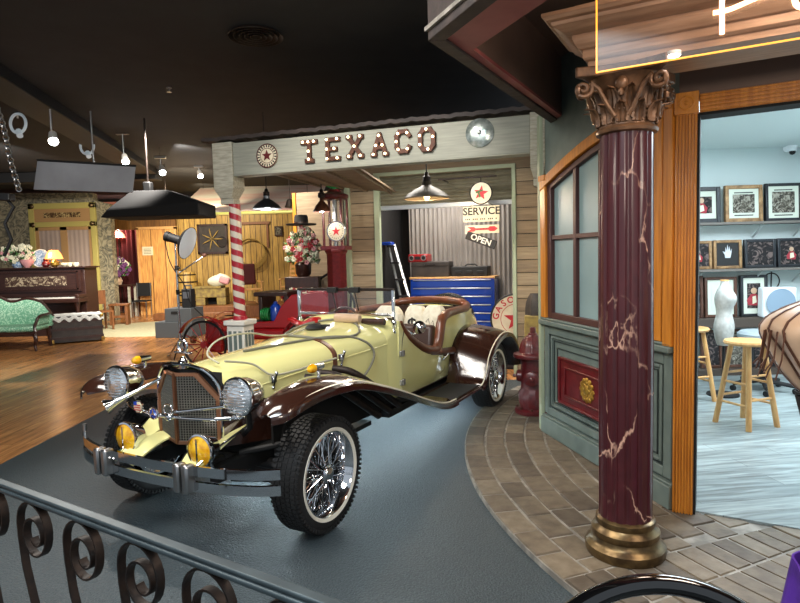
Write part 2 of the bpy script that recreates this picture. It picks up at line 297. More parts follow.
def tag(o, label, cat, group=None, kind=None):
    o['label'] = label; o['category'] = cat
    if group: o['group'] = group
    if kind: o['kind'] = kind
    return o
def thing(name, label, cat, loc=(0, 0, 0), rz=0, group=None, rot=None):
    o = bpy.data.objects.new(name, None); C.objects.link(o); o.location = loc
    o.rotation_euler = rot if rot else (0, 0, rz); return tag(o, label, cat, group)
def place(o, loc, rz=0): o.location = loc; o.rotation_euler = (0, 0, rz); return o
def struct(name, mb, mats, **k):
    o = mb.build(name, mats, **k); o['kind'] = 'structure'; return o
def copy_tree(o, parent=None):
    c = o.copy(); C.objects.link(c); c.parent = parent
    for ch in o.children: copy_tree(ch, c)
    return c
def text(name, s, size, mats, parent=None, loc=(0, 0, 0), rot=(PI / 2, 0, 0), ext=.002, bold=0, align='CENTER'):
    cu = bpy.data.curves.new(name, 'FONT'); cu.body = s; cu.size = size; cu.extrude = ext; cu.offset = bold; cu.align_x = align; cu.align_y = 'CENTER'; cu.resolution_u = 3
    t = bpy.data.objects.new(name, cu); C.objects.link(t); dg = bpy.context.evaluated_depsgraph_get()
    me = bpy.data.meshes.new_from_object(t.evaluated_get(dg)); bpy.data.objects.remove(t)
    me.materials.clear(); me.materials.append(M[mats]); o = bpy.data.objects.new(name, me); C.objects.link(o)
    o.location = loc; o.rotation_euler = rot
    if parent: o.parent = parent
    return o
def spline(pts, n=8):
    P = [Vector(p) for p in pts]; out = []
    for i in range(len(P) - 1):
        a = P[max(i - 1, 0)]; b = P[i]; c = P[i + 1]; d = P[min(i + 2, len(P) - 1)]
        for k in range(n):
            t = k / n; out.append(.5 * ((2 * b) + (c - a) * t + (2 * a - 5 * b + 4 * c - d) * t * t + (3 * b - a - 3 * c + d) * t ** 3))
    return out + [P[-1]]
def lerpt(tab, y):
    """tab rows (y, a, b, ...) smooth-interpolated"""
    if y <= tab[0][0]: return tab[0][1:]
    for i in range(len(tab) - 1):
        if y <= tab[i + 1][0]:
            t = (y - tab[i][0]) / (tab[i + 1][0] - tab[i][0]); a = tab[max(i - 1, 0)]; b = tab[i]; c = tab[i + 1]; d = tab[min(i + 2, len(tab) - 1)]
            out = []
            for k in range(1, len(b)):
                hb = c[0] - b[0]; m1 = (c[k] - a[k]) / max(c[0] - a[0], 1e-6) * hb; m2 = (d[k] - b[k]) / max(d[0] - b[0], 1e-6) * hb
                out.append((2 * t ** 3 - 3 * t * t + 1) * b[k] + (t ** 3 - 2 * t * t + t) * m1 + (-2 * t ** 3 + 3 * t * t) * c[k] + (t ** 3 - t * t) * m2)
            return out
    return tab[-1][1:]
def star(r, k=.4, rot=0, n=5):
    return [(math.sin(rot + PI * i / n) * (r if i % 2 == 0 else r * k), math.cos(rot + PI * i / n) * (r if i % 2 == 0 else r * k)) for i in range(2 * n)]
def disc(r, n=40): return [(r * math.cos(2 * PI * i / n), r * math.sin(2 * PI * i / n)) for i in range(n)]
# ================================================================ THE SETTING
A2 = Vector((1.232, 5.03, 0)); RW = math.atan2(-.976, .218)       # shop front, local x runs towards the column
B2 = Vector((1.598, 3.392, 0)); RD = math.atan2(-.487, .873)      # door wall, local x runs to the right
BM = Vector((1.197, 5.35, 0)); RB = math.atan2(-.309, .951)       # beam line
GW = Vector((1.824, 7.598, 0))                                    # garage wall, same direction as beam
P0 = .05                                                          # height of the paved step

struct('floor_showroom', MB().b2((-16, -1.5, -.1), (3, 20, 0)), 'floor')
struct('floor_carpet', MB().b2((-3.26, -1.5, 0), (2.6, 7.35, .008)), 'carpet')
struct('ceiling', MB().b2((-16, -.2, 3.7), (7, 20, 3.8)), 'ceil')
struct('wall_back', MB().b2((-16, 19.6, 0), (4, 19.8, 3.7)), 'ceil')
struct('wall_left', MB().b2((-15.2, 4, 0), (-15, 19.6, 3.7)), 'ceil')
o = struct('trim_1', MB().box((0, 0, 0), (.45, 7.5, .14)), 'black', bev=.01); place(o, (-4.9, 9.6, 3.63), .18)
o = struct('trim_2', MB().box((0, 0, 0), (11, .35, .22)), 'black', bev=.01); place(o, (-10.9, 13.6, 3.58))
# paved step
cc = Vector((4.777, 4.208)); R1 = 4.31
poly = [(cc.x + R1 * math.cos(math.radians(a)), cc.y + R1 * math.sin(math.radians(a))) for a in range(140, 236, 2)] + [(4.5, 1.0), (5.2, 7.5)]
struct('floor_step', MB().prism(poly, 0, P0 - .010), 'kerb')
mb = MB(); rnd = random.Random(3)
def paver(r_a, r_b, a0, a1, g=.0065):
    k = 2; vs = []
    z = P0 - .002 + rnd.uniform(-.003, .003); m = rnd.choice([0, 0, 1, 2]); j = [rnd.uniform(-.003, .003) for _ in range(4)]
    outer = [(r_b - g + j[0], a0 + (a1 - a0) * i / k) for i in range(k + 1)]; inner = [(r_a + g + j[1], a0 + (a1 - a0) * i / k) for i in range(k + 1)]
    ga = g / r_a
    ring = [(r, max(a0 + ga, min(a1 - ga, a))) for r, a in outer + inner[::-1]]
    n = len(ring)
    def W(r, a, z): return (cc.x + r * math.cos(a), cc.y + r * math.sin(a), z)
    cr = sum(r for r, a in ring) / n; ca = sum(a for r, a in ring) / n
    sh = [(r + (cr - r) * .07, a + (ca - a) * .05) for r, a in ring]
    vs = [W(r, a, 0.02) for r, a in ring] + [W(r, a, z - .008) for r, a in ring] + [W(r, a, z) for r, a in sh]
    fs = [(i, (i + 1) % n, n + (i + 1) % n, n + i) for i in range(n)] + [(n + i, n + (i + 1) % n, 2 * n + (i + 1) % n, 2 * n + i) for i in range(n)] + [tuple(range(2 * n, 3 * n))]
    mb.add(vs, fs, m)
r = R1; q = 0
while r > 3.0:
    a = math.radians(145) + (q % 2) * .035 + rnd.uniform(0, .02); st = .26 / r
    while a < math.radians(200.5) - st * .3:
        e_ = min(a + st * rnd.uniform(.92, 1.08), math.radians(200.5)); paver(r - .165, r, a, e_); a = e_
    r -= .165; q += 1
a = math.radians(200.5)
while a < math.radians(246):
    st = math.radians(4.3); r = R1 + rnd.uniform(-.02, .0)
    while r > 2.2: d_ = .115 * rnd.uniform(.92, 1.08); paver(r - d_, r, a, a + st, .006); r -= d_
    a += st
struct('floor_paving', mb, ['brick', 'brick2', 'brick3'])
eD = Vector((.873, -.487)); pe = Vector((B2.x, B2.y)) + eD * 4.3
struct('floor_shop', MB().prism([(B2.x - .02, B2.y + .06), (pe.x, pe.y), (5.4, 7.4), (1.95, 7.4), (A2.x + .05, A2.y + .02)], P0 - .03, P0 + .006), 'shopfl')

# ---- shop front (grey teal wainscot, arched window)
L = 1.66
o = struct('wall_storefront', MB().b2((0, .02, P0), (L, .12, 1.0)).prism([(0, 2.2)] + [(x, 2.12 + .335 * math.sin(min(1, (x + .18) / 1.5) * PI / 2)) for x in (0, .1, .2, .35, .5, .7, .9, 1.1, 1.3, 1.5, L)] + [(L, 3.12), (0, 3.12)], .02, .12, 'Y'), 'teal'); place(o, A2, RW)
mb = MB(); mb.b2((-.02, -.03, P0), (L, .02, .19)); mb.b2((-.02, -.015, .19), (L, .02, .205))
o = struct('baseboard_storefront', mb, 'teal', bev=.006); place(o, A2, RW)
mb = MB()
for (a, b, c, d, wd, dp) in ((.0, L - .02, .22, .985, .075, .02), (.10, L - .12, .30, .90, .022, .014)):
    mb.b2((a, .02 - dp, c), (a + wd, .02, d)); mb.b2((b - wd, .02 - dp, c), (b, .02, d)); mb.b2((a + wd, .02 - dp, c), (b - wd, .02, c + wd * .8)); mb.b2((a + wd, .02 - dp, d - wd), (b - wd, .02, d))
o = struct('trim_3', mb, 'teal', bev=.006); place(o, A2, RW)
mb = MB()
for (a, b, c, d) in ((.078, L - .1, .285, .915), (.145, L - .165, .335, .865), (.20, L - .22, .35, .81)):
    for s_ in ((a, c, b, c + .007), (a, d - .007, b, d), (a, c, a + .007, d), (b - .007, c, b, d)): mb.b2((s_[0], .012, s_[1]), (s_[2], .021, s_[3]))
o = struct('trim_4', mb, 'tgroove'); place(o, A2, RW)
mb = MB(); mb.b2((.26, .0, .37), (1.16, .02, .75))
for s_ in ((.26, .37, 1.16, .39), (.26, .73, 1.16, .75), (.26, .39, .285, .73), (1.135, .39, 1.16, .73), (.36, .44, 1.06, .455), (.36, .665, 1.06, .68), (.36, .455, .375, .665), (1.045, .455, 1.06, .665)): mb.b2((s_[0], -.014, s_[1]), (s_[2], .0, s_[3]))
rp = thing('wainscot_panel', 'raised burgundy panel set in the grey-teal shop front below the arched window', 'panel', A2, RW)
mb.build('panel_board', 'burg', rp, bev=.004)
g = MB(); rr = random.Random(5)
g.lathe([(0, -.02), (.03, -.018), (.045, -.006), (.05, 0)], (.70, 0, .56), (0, 1, 0), 20)
for i in range(12):
    a = 2 * PI * i / 12; g.ball((.70 + .075 * math.cos(a), -.006, .56 + .07 * math.sin(a)), (.03, .012, .022), 8, rot=(0, -a, 0))
for i in range(9):
    a = 2 * PI * i / 9 + .3; g.torus((.70 + .055 * math.cos(a), -.012, .56 + .055 * math.sin(a)), .018, .006, (0, 1, 0), 12, 6)
g.build('rosette', 'gold', rp)['label'] = 'gilded leafy rosette'
mb = MB(); mb.b2((-.03, -.045, .99), (L, .12, 1.03)); mb.b2((-.02, -.03, 1.03), (L, .12, 1.05))
o = struct('trim_5', mb, 'teal', bev=.008); place(o, A2, RW)
def archz(x, d=0): return 2.135 - d + .34 * math.sin(min(1, (x + .18) / 1.55) * PI / 2)
def arch_strip(mb, x0, x1, d0, d1, y0, y1, n=22):
    xs = [x0 + (x1 - x0) * i / n for i in range(n + 1)]
    for i in range(n):
        a, b = xs[i], xs[i + 1]
        mb.add([(a, y0, archz(a, d1)), (b, y0, archz(b, d1)), (b, y0, archz(b, d0)), (a, y0, archz(a, d0)), (a, y1, archz(a, d1)), (b, y1, archz(b, d1)), (b, y1, archz(b, d0)), (a, y1, archz(a, d0))],
               [(0, 1, 2, 3), (5, 4, 7, 6), (0, 4, 5, 1), (3, 2, 6, 7)])
mb = MB(); mb.b2((-.005, -.03, 1.05), (.085, .02, archz(.04))); mb.b2((-.02, -.04, 2.19), (.1, .02, 2.24)); mb.b2((1.5, -.03, 1.05), (1.575, .02, archz(1.54))); mb.b2((1.585, -.03, 1.03), (L + .005, .02, archz(1.6)))
arch_strip(mb, 0, L, 0, .08, -.035, .02)
o = struct('window_1', mb, 'orange', bev=.005); place(o, A2, RW)
mb = MB(); mb.b2((.085, -.01, 1.05), (.15, .06, archz(.15, .1))); mb.b2((1.44, -.01, 1.05), (1.5, .06, 2.4)); mb.b2((.15, -.01, 1.05), (1.44, .06, 1.1))
arch_strip(mb, .085, 1.5, .08, .13, -.01, .06)
for x in (.50, .85, 1.2): mb.b2((x, -.005, 1.1), (x + .045, .05, archz(x, .1)))
mb.b2((.15, -.003, 1.70), (1.44, .05, 1.735))
o = struct('window_2', mb, 'dtrim', bev=.004); place(o, A2, RW)
mb = MB(); mb.prism([(.1, 1.06), (1.48, 1.06)] + [(x, archz(x, .1)) for x in (1.48, 1.3, 1.1, .9, .7, .5, .35, .25, .17, .1)], .025, .035, 'Y')
o = struct('window_3', mb, 'frost'); place(o, A2, RW)

# ---- door wall
mb = MB(); mb.b2((0, .02, 2.44), (4.4, .14, 3.12)); mb.b2((2.75, .02, P0), (4.4, .14, 2.44)); mb.b2((-.02, .03, P0), (.06, .14, 2.44))
o = struct('wall_door', mb, 'wallb'); place(o, B2, RD)
def flutes(mb, x0, x1, z0, z1, vertical=True, n=7):
    mb.b2((x0, -.012, z0), (x1, .03, z1))
    if vertical:
        w_ = (x1 - x0) / n
        for i in range(n): mb.b2((x0 + w_ * (i + .22), -.024, z0), (x0 + w_ * (i + .78), -.012, z1))
    else:
        w_ = (z1 - z0) / n
        for i in range(n): mb.b2((x0, -.024, z0 + w_ * (i + .22)), (x1, -.012, z0 + w_ * (i + .78)))
mb = MB(); flutes(mb, -.015, .095, P0, 2.35); flutes(mb, .105, 2.72, 2.35, 2.45, False, 5); flutes(mb, 2.73, 2.85, P0, 2.35)
for x in (-.02, 2.73): mb.b2((x, -.034, 2.345), (x + .122, .03, 2.465)); mb.torus((x + .061, -.036, 2.405), .034, .008, (0, 1, 0), 24, 6); mb.ball((x + .061, -.034, 2.405), (.014, .012, .014), 10)
o = struct('door_1', mb, 'orange', bev=.003); place(o, B2, RD)
mb = MB(); mb.b2((.095, -.005, P0), (.108, .14, 2.35)); mb.b2((.1, .0, 2.335), (2.73, .14, 2.35)); mb.b2((2.72, -.005, P0), (2.733, .14, 2.35))
o = struct('door_2', mb, 'slot'); place(o, B2, RD)

# ---- shop interior
struct('wall_shop_back', MB().b2((1.9, 7.3, 0), (5.6, 7.4, 2.9)), 'drywall')
struct('wall_shop_right', MB().b2((4.98, 1.6, 0), (5.08, 7.3, 2.9)), 'drywall')
struct('ceiling_shop', MB().prism([(B2.x + .05, B2.y + .16), (5.0, 1.7), (5.1, 7.4), (1.95, 7.4), (A2.x + .15, A2.y)], 2.8, 2.84), 'drywall')
struct('wall_shop_left', MB().prism([(1.30, 5.12), (1.38, 5.12), (2.02, 7.4), (1.94, 7.4)], 0, 3.1), 'drywall')
struct('baseboard_shop', MB().b2((1.95, 7.27, P0), (4.98, 7.3, .2)), 'brace')

# ---- porch roof with recessed soffit
R0 = [Vector(p) for p in ((1.42, 5.195), (.172, 3.003), (1.125, .67), (3.53, -.02), (5.9, .9), (5.9, 5.2))]
def off(P, ds):
    n = len(P); out = []
    for i in range(n):
        a, b, c = P[i - 1], P[i], P[(i + 1) % n]; d0, d1 = ds[i - 1], ds[i]
        u, v = (b - a).normalized(), (c - b).normalized(); n0, n1 = Vector((-u.y, u.x)), Vector((-v.y, v.x))
        p, q_ = b + n0 * d0, b + n1 * d1; cr = u.x * v.y - u.y * v.x; t = ((q_ - p).x * v.y - (q_ - p).y * v.x) / cr; out.append(p + u * t)
    return out
def band(mb, P, Q, z0, z1, idx, m=0):
    n = len(P)
    for i in idx:
        j = (i + 1) % n; pts = [P[i], P[j], Q[j], Q[i]]; mb.prism([(p.x, p.y) for p in pts], z0, z1, m=m)
i1 = off(R0, [.075, .08, .08, .08, .1, .1]); i2 = off(R0, [.125, .30, .30, .3, .3, .3]); oo = off(R0, [-.015] * 6)
mb = MB(); band(mb, R0, i1, 2.655, 2.90, (0, 1, 2, 3)); band(mb, i1, i2, 2.69, 3.15, (0, 1, 2, 3), 1)
struct('trim_6', mb, ['poly', 'soff'], bev=.004)
mb = MB(); band(mb, i1, i2, 2.67, 2.69, (0, 1, 2, 3)); struct('trim_7', mb, 'pink')
mb = MB(); mb.prism([(p.x, p.y) for p in i1], 3.13, 3.2); struct('ceiling_porch', mb, 'soff')
mb = MB(); band(mb, oo, i1, 2.9, 2.925, (0, 1, 2, 3)); band(mb, oo, R0, 2.70, 2.72, (1, 2)); struct('trim_8', mb, 'kerb')

# ---- garage wall
mb = MB(); rr = random.Random(11); z = 0.0; k = 0
while z < 2.9:
    h = .168
    def bd(a, b): 
        dy = rr.uniform(0, .006); mb.box(((a + b) / 2, .02 + dy, z + h / 2), (b - a, .03, h - .010), (.05, 0, 0), m=(0 if rr.random() > .45 else 1))
    if z + h < 2.7: bd(-2.68, -2.21); bd(-.335, .15)
    else: bd(-2.68, .15)
    z += h; k += 1
mb.b2((-2.68, .04, 0), (-2.2, .1, 3.1), 2); mb.b2((-.34, .04, 0), (.15, .1, 3.1), 2); mb.b2((-2.2, .04, 2.7), (-.34, .1, 3.1), 2)
o = struct('wall_garage', mb, ['siding', 'siding2', 'slot']); place(o, GW, RB)
mb = MB(); mb.b2((-2.26, -.02, 0), (-2.18, .05, 2.72)); mb.b2((-.36, -.02, 0), (-.31, .05, 2.72)); mb.b2((-2.7, -.03, 0), (-2.62, .06, 3.0)); mb.b2((-2.26, -.02, 2.70), (-.31, .04, 2.75))
o = struct('trim_9', mb, 'tealp', bev=.004); place(o, GW, RB)
rd = thing('roll_up_door', 'grey slatted roll-up door raised to the top of the garage opening', 'door', GW, RB)
def slat(u, v):
    return (-2.18 + 1.82 * v, .07 + .012 * math.sin(u * 2 * PI * 8), 2.30 + .42 * u)
MB().grid(slat, 64, 2).build('slat_curtain', 'roll', rd, solid=.01)
MB().b2((-2.18, .04, 2.24), (-.36, .10, 2.30)).build('bottom_rail', 'lite', rd, bev=.004)
# inside the garage: side walls, lid and corrugated back wall
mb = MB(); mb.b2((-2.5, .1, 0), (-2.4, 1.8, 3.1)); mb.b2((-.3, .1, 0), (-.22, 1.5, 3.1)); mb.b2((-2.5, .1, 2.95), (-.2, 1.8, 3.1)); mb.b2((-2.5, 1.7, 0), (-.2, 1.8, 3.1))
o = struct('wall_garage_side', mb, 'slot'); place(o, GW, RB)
mb = MB(); mb.grid(lambda u, v: (-2.2 + 1.92 * u, 1.45 + .018 * math.sin(u * 2 * PI * 26), 3.0 * v), 26 * 8, 2)
o = struct('wall_corrugated', mb, 'corr', solid=.006); place(o, GW, RB)
# right side connector behind the hydrant
mb = MB(); mb.b2((1.205, 5.05, P0), (1.238, 5.13, 2.75)); struct('trim_10', mb, 'tealp', bev=.006)

# ---- station beam, caps, canopy
st = thing('station_beam', 'long weathered pale wooden header beam spanning the garage bay with marquee lettering', 'beam', BM, RB)
mb = MB(); mb.b2((-3.06, 0, 2.495), (0, .13, 2.825)); mb.b2((-3.07, -.012, 2.48), (.0, .14, 2.497)); mb.build('beam_board', 'beam', st, bev=.006)
for x in (-3.3, 0.0):
    b = MB(); wd = .24 if x < 0 else .13; b.b2((x, -.02, 2.36 if x < 0 else 2.36), (x + wd, .2, 2.84)); cx = x + wd / 2
    b.add([(cx - wd / 2, -.02, 2.36), (cx + wd / 2, -.02, 2.36), (cx + wd / 2, .2, 2.36), (cx - wd / 2, .2, 2.36), (cx - wd * .3, .02, 2.26), (cx + wd * .3, .02, 2.26), (cx + wd * .3, .16, 2.26), (cx - wd * .3, .16, 2.26)],
          [(0, 1, 2, 3), (7, 6, 5, 4), (0, 4, 5, 1), (1, 5, 6, 2), (2, 6, 7, 3), (3, 7, 4, 0)])
    b.b2((cx - wd * .33, .03, 2.2), (cx + wd * .33, .16, 2.26)); b.build('end_block', 'offw', st, bev=.006)
cp = thing('canopy_roof', 'low canopy with dark rough top and brown rafters behind the pale header beam', 'roof', BM, RB)
mb = MB(); mb.grid(lambda u, v: (-3.4 + 3.5 * u, -.06 + 2.5 * v, 2.87 + .004 * math.sin(u * 97) + .004 * math.sin(u * 211) + .08 * v), 160, 3); mb.build('roof_deck', 'poly', cp, solid=.035)
for i in range(9):
    x = -3.2 + i * .4; MB().box((x, 1.25, 2.865), (.05, 2.2, .07), (.03, 0, 0)).build('rafter', 'siding2', cp, bev=.003)
MB().grid(lambda u, v: (-2.95 + 1.1 * u, .16 + 1.6 * v, 2.60 - .02 * v - .16 * u * v), 8, 4).build('plank_soffit', 'siding2', cp, solid=.02)
for i in range(4): MB().tube([(-2.9 + .33 * i, .16, 2.575), (-2.9 + .33 * i, 1.76, 2.555 - .05 * i)], .022, 4).build('rafter', 'siding2', cp)
MB().b2((-3.3, 2.3, 2.84), (-2.7, 2.36, 2.92)).build('fascia_board', 'siding2', cp)
# ---- barber pole post
bp = thing('barber_pole', 'red and white spiral striped post on a pale fluted pedestal', 'pole', BM + Vector((-.951, .309, 0)) * 3.13 + Vector((.03, .09, 0)), RB)
def strip(mb, r, z0, z1, turns, n=24, k=120):
    vs = []; fs = []; mi = []
    for i in range(k + 1):
        for j in range(n): a = 2 * PI * j / n; vs.append((r * math.cos(a), r * math.sin(a), z0 + (z1 - z0) * i / k))
    for i in range(k):
        for j in range(n):
            ph = (i / k * turns + j / n) % 1.0; fs.append((i * n + j, i * n + (j + 1) % n, (i + 1) * n + (j + 1) % n, (i + 1) * n + j)); mi.append(1 if ph < .5 else 0)
    o_ = len(mb.v); mb.v += vs; mb.f += [tuple(a + o_ for a in f) for f in fs]; mb.mi += mi
mb = MB(); strip(mb, .062, .985, 2.2, 9.5, 32, 304); mb.build('striped_shaft', ['poleW', 'poleR'], bp)
MB().lathe([(.075, .955), (.075, .985), (.066, 1.0)], n=24).build('collar', 'poleR', bp)
mb = MB(); mb.b2((-.105, -.105, .06), (.105, .105, .90)); mb.b2((-.13, -.13, .90), (.13, .13, .955)); mb.b2((-.13, -.13, 0), (.13, .13, .12))
mb.build('pedestal', 'white', bp, bev=.01)
mb = MB()
for i in range(3):
    for (x, y, sx, sy) in ((-.062 + i * .062, -.106, .018, .006), (.106, -.062 + i * .062, .006, .018)): mb.b2((x - sx, y - sy, .2), (x + sx, y + sy, .84))
mb.build('flute', 'teal', bp)
# ---- column with gilded base and capital
colm = thing('fluted_column', 'burgundy marbled fluted column on a round bronze base by the shop door', 'column', (1.137, 2.96, P0 - .002), RD)
mb = MB(); nf = 14
mb.lathe([(.13, .17), (.13, .21), (.13, .26), (.131, 1.0), (.128, 1.6), (.124, 2.10), (.124, 2.13)], n=nf * 8, mod=lambda a, h: 1 - (.085 * max(0, math.cos(nf * a)) ** .6 if .2 < h < 2.115 else 0))
mb.build('shaft', 'marble', colm, ang=50)
MB().lathe([(.195, 0), (.2, .02), (.197, .045), (.18, .06), (.168, .07), (.163, .09), (.17, .105), (.168, .125), (.15, .14), (.143, .15), (.147, .165), (.145, .18), (.132, .19)], n=48).build('base', 'bronze', colm)
cap = MB(); z0 = 2.115
cap.lathe([(.126, z0), (.142, z0 + .006), (.147, z0 + .02), (.138, z0 + .032), (.13, z0 + .036), (.128, z0 + .05), (.13, z0 + .12), (.145, z0 + .2), (.17, z0 + .25), (.18, z0 + .262)], n=40)
cap.build('capital', 'cap', colm)
lv = MB()
for row, (nn, zz, hh, rr_) in enumerate(((12, z0 + .045, .10, .133), (12, z0 + .10, .12, .137))):
    for i in range(nn):
        a = 2 * PI * (i + row * .5) / nn; ca, sa = math.cos(a), math.sin(a)
        def leaf(u, v, ca=ca, sa=sa, zz=zz, hh=hh, rr_=rr_):
            s_ = (v - .5) * 2; wd = .034 * math.sin(PI * min(1, .25 + u * .75)) ** .7 * (1 + .12 * math.cos(u * 30)); h_ = hh * (u if u < .8 else .8 + (u - .8) * .2)
            r_ = rr_ + .05 * u ** 3 + (.015 * (u - .8) / .2 if u > .8 else 0) + .010 * abs(s_) ** 1.5 + .004 * math.cos(s_ * 9)
            return (r_ * ca - s_ * wd * sa, r_ * sa + s_ * wd * ca, zz + h_)
        lv.grid(leaf, 10, 6)
lv.build('acanthus_leaves', 'cap', colm, solid=.006)
vol = MB()
def spiral(cx, cz, r_, turns, s_, a0=PI / 2, n=36):
    return [(cx + s_ * (r_ * (1 - t / n * .85)) * math.cos(a0 + turns * 2 * PI * t / n), cz + (r_ * (1 - t / n * .85)) * math.sin(a0 + turns * 2 * PI * t / n)) for t in range(n + 1)]
for i in range(4):
    for s_ in (-1, 1):
        path = [(s_ * .03, z0 + .07), (s_ * .06, z0 + .12), (s_ * .10, z0 + .20)] + [(s_ * x, z) for x, z in spiral(.168, z0 + .205, .042, 1.6, 1, PI * .75)]
        Rm = Matrix.Rotation(i * PI / 2, 3, 'Z')
        pts = []
        for x, z in path:
            y = -.135 - .055 * min(1, abs(x) / .17); pts.append(Rm @ Vector((x, y, z)))
        vol.tube(pts, .011, 8)
    Rm = Matrix.Rotation(i * PI / 2, 3, 'Z'); vol.ball(Rm @ Vector((0, -.165, z0 + .215)), (.03, .02, .035), 10); vol.ball(Rm @ Vector((0, -.18, z0 + .17)), (.014, .014, .02), 8)
vol.build('volutes', 'cap', colm)
ab = MB(); aw = .205
pts = []
for i in range(4):
    for t in range(9):
        u = -1 + t / 4 * 1.0 if False else -1 + 2 * t / 8
        y = -aw + .045 * (1 - u * u); v = Matrix.Rotation(i * PI / 2, 2) @ Vector((u * aw * .95, y)); pts.append((v.x, v.y))
ab.prism(pts, z0 + .262, z0 + .31); ab.build('abacus', 'cap', colm, bev=.006)
# ---- entablature and swan neck pediment above the door
en = thing('door_pediment', 'bronze painted stepped cornice with swan-neck pediment above the column', 'pediment', Vector((1.0, 2.85, 0)), RD)
prof = [(0, 2.472), (0, 2.50), (.012, 2.505), (.02, 2.515), (.02, 2.55), (.035, 2.555), (.05, 2.575), (.06, 2.60), (.06, 2.615), (.085, 2.62), (.11, 2.635), (.135, 2.65), (.14, 2.665), (.16, 2.67), (.175, 2.685), (.175, 2.70)]
mb = MB(); vs = []; xl, xr, yf, yb = -.085, 2.7, .0, .34
for p, z in prof: vs += [(xl - p, yb, z), (xl - p, yf - p, z), (xr, yf - p, z), (xr, yb, z)]
fs = []
for i in range(len(prof) - 1):
    for j in range(3): fs.append((i * 4 + j, i * 4 + j + 1, i * 4 + 5 + j, i * 4 + 4 + j))
n_ = len(prof) * 4; fs += [(0, 1, 2, 3), (n_ - 4, n_ - 3, n_ - 2, n_ - 1)]
mb.add(vs, fs); mb.build('cornice', 'ent', en, ang=20)
for k, (dz, rr_, dy) in enumerate(((0, .034, -.14), (.055, .026, -.10), (.10, .03, -.13), (.15, .02, -.08))):
    pth = spline([(-.12 + k * .05, dy + .05, 2.70 + dz * .4), (.12, dy + .05, 2.715 + dz * .8), (.42, dy + .05, 2.80 + dz), (.70, dy + .05, 2.93 + dz * 1.1)], 10)
    MB().tube(pth, rr_, 10).build('swan_neck_moulding', 'ent', en)
MB().prism([(-.05, 2.70), (2.6, 2.70), (2.6, 3.1), (.95, 3.1), (.72, 2.99), (.42, 2.85), (.12, 2.75)], .0, .3, 'Y').build('tympanum', 'ent', en)
pk = thing('puck_light', 'small white puck downlight under the bronze door cornice', 'light', Vector((1.0, 2.85, 2.455)) + Vector((.873, -.487, 0)) * .29 + Vector((.487, .873, 0)) * -.02, RD)
MB().lathe([(.03, .0), (.03, .017)], n=20).build('housing', 'white', pk); MB().lathe([(.024, -.003), (.026, 0)], n=20).build('diffuser', 'hot', pk)
# ================================================================ THE ROADSTER  (local: -y is forward, +x is the side nearest the viewer)
car = thing('vintage_roadster', 'cream open vintage roadster with brown fenders, whitewall wire wheels and V-shaped grille on grey carpet', 'car', (-1.124, 3.716, .008), math.atan2(-.467, .884))
def P(name, mb, mats, par=car, **k): return mb.build(name, mats, par, **k)
def wheel(x, y, z, sgn, par=car, name='wheel', axis=None, lean=None):
    """tyre is the part; whitewall, rim, spokes and hub are its pieces"""
    ax = Vector((sgn, 0, 0)); hw = .09
    t = MB(); c = Vector((0, 0, 0))
    t.lathe([(.238, -hw * .7), (.25, -hw * .95), (.29, -hw * 1.05), (.318, -hw * .92), (.330, -hw * .75), (.332, 0), (.330, hw * .75), (.318, hw * .92), (.29, hw * 1.05), (.25, hw * .95), (.238, hw * .7)], c, ax, 72, cap=False)
    for i in range(70):
        a = 2 * PI * i / 70
        for j, (o_, w_) in enumerate(((-.066, .024), (-.034, .024), (0, .026), (.034, .024), (.066, .024))):
            b = a + (.02 if j % 2 else 0); R = Matrix.Rotation(-b * 1.0, 3, 'X')
            t.box((o_, .3335 * math.sin(b), .3335 * math.cos(b)), (w_, .021, .007), R)
    for i in range(70):
        a = 2 * PI * i / 70
        for s_ in (-1, 1): t.box((s_ * .088, .319 * math.sin(a), .319 * math.cos(a)), (.012, .014, .02), Matrix.Rotation(-a, 3, 'X'))
    o = t.build(name, 'rubber', par); o.location = (x, y, z)
    if lean: o.rotation_euler = lean
    MB().lathe([(.248, hw * .96), (.25, hw * 1.0), (.268, hw * 1.06), (.27, hw * 1.02)], c, ax, 64, cap=False).build('whitewall_band', 'wwall', o)
    r_ = MB(); r_.lathe([(.205, -hw * .7), (.215, hw * .35), (.222, hw * .5), (.232, hw * .85), (.243, hw * 1.0), (.247, hw * .98), (.246, hw * .7), (.24, -hw * .7)], c, ax, 64, cap=False)
    r_.lathe([(.205, -hw * .72), (.19, -hw * .75), (.19, -hw * .8)], c, ax, 48, cap=False); r_.build('rim', 'chrome', o)
    sp = MB()
    for i in range(48):
        a = 2 * PI * i / 48; row = i % 3; da = (.28, -.28, 0)[row] * (1 if i % 2 else -1)
        r1, x1, r2, x2 = (.048, (.055, .02, -.01)[row], .214, (.015, .03, -.02)[row])
        sp.cyl((sgn * x1, r1 * math.sin(a + da), r1 * math.cos(a + da)), (sgn * x2, r2 * math.sin(a), r2 * math.cos(a)), .0032, n=5)
    sp.build('wire_spokes', 'chrome', o)
    MB().lathe([(.045, -.06), (.05, .01), (.046, .05), (.052, .058), (.052, .068), (.04, .074), (.036, .082), (.0, .086)], c, ax, 28).build('hub_cap', 'chrome', o)
    MB().lathe([(.16, -.065), (.16, -.04), (.05, -.03)], c, ax, 32).build('brake_drum', 'slot', o)
    return o
for x, y in ((.70, 0), (-.70, 0), (.70, 3.03), (-.70, 3.03)): wheel(x, y, .338, 1 if x > 0 else -1)

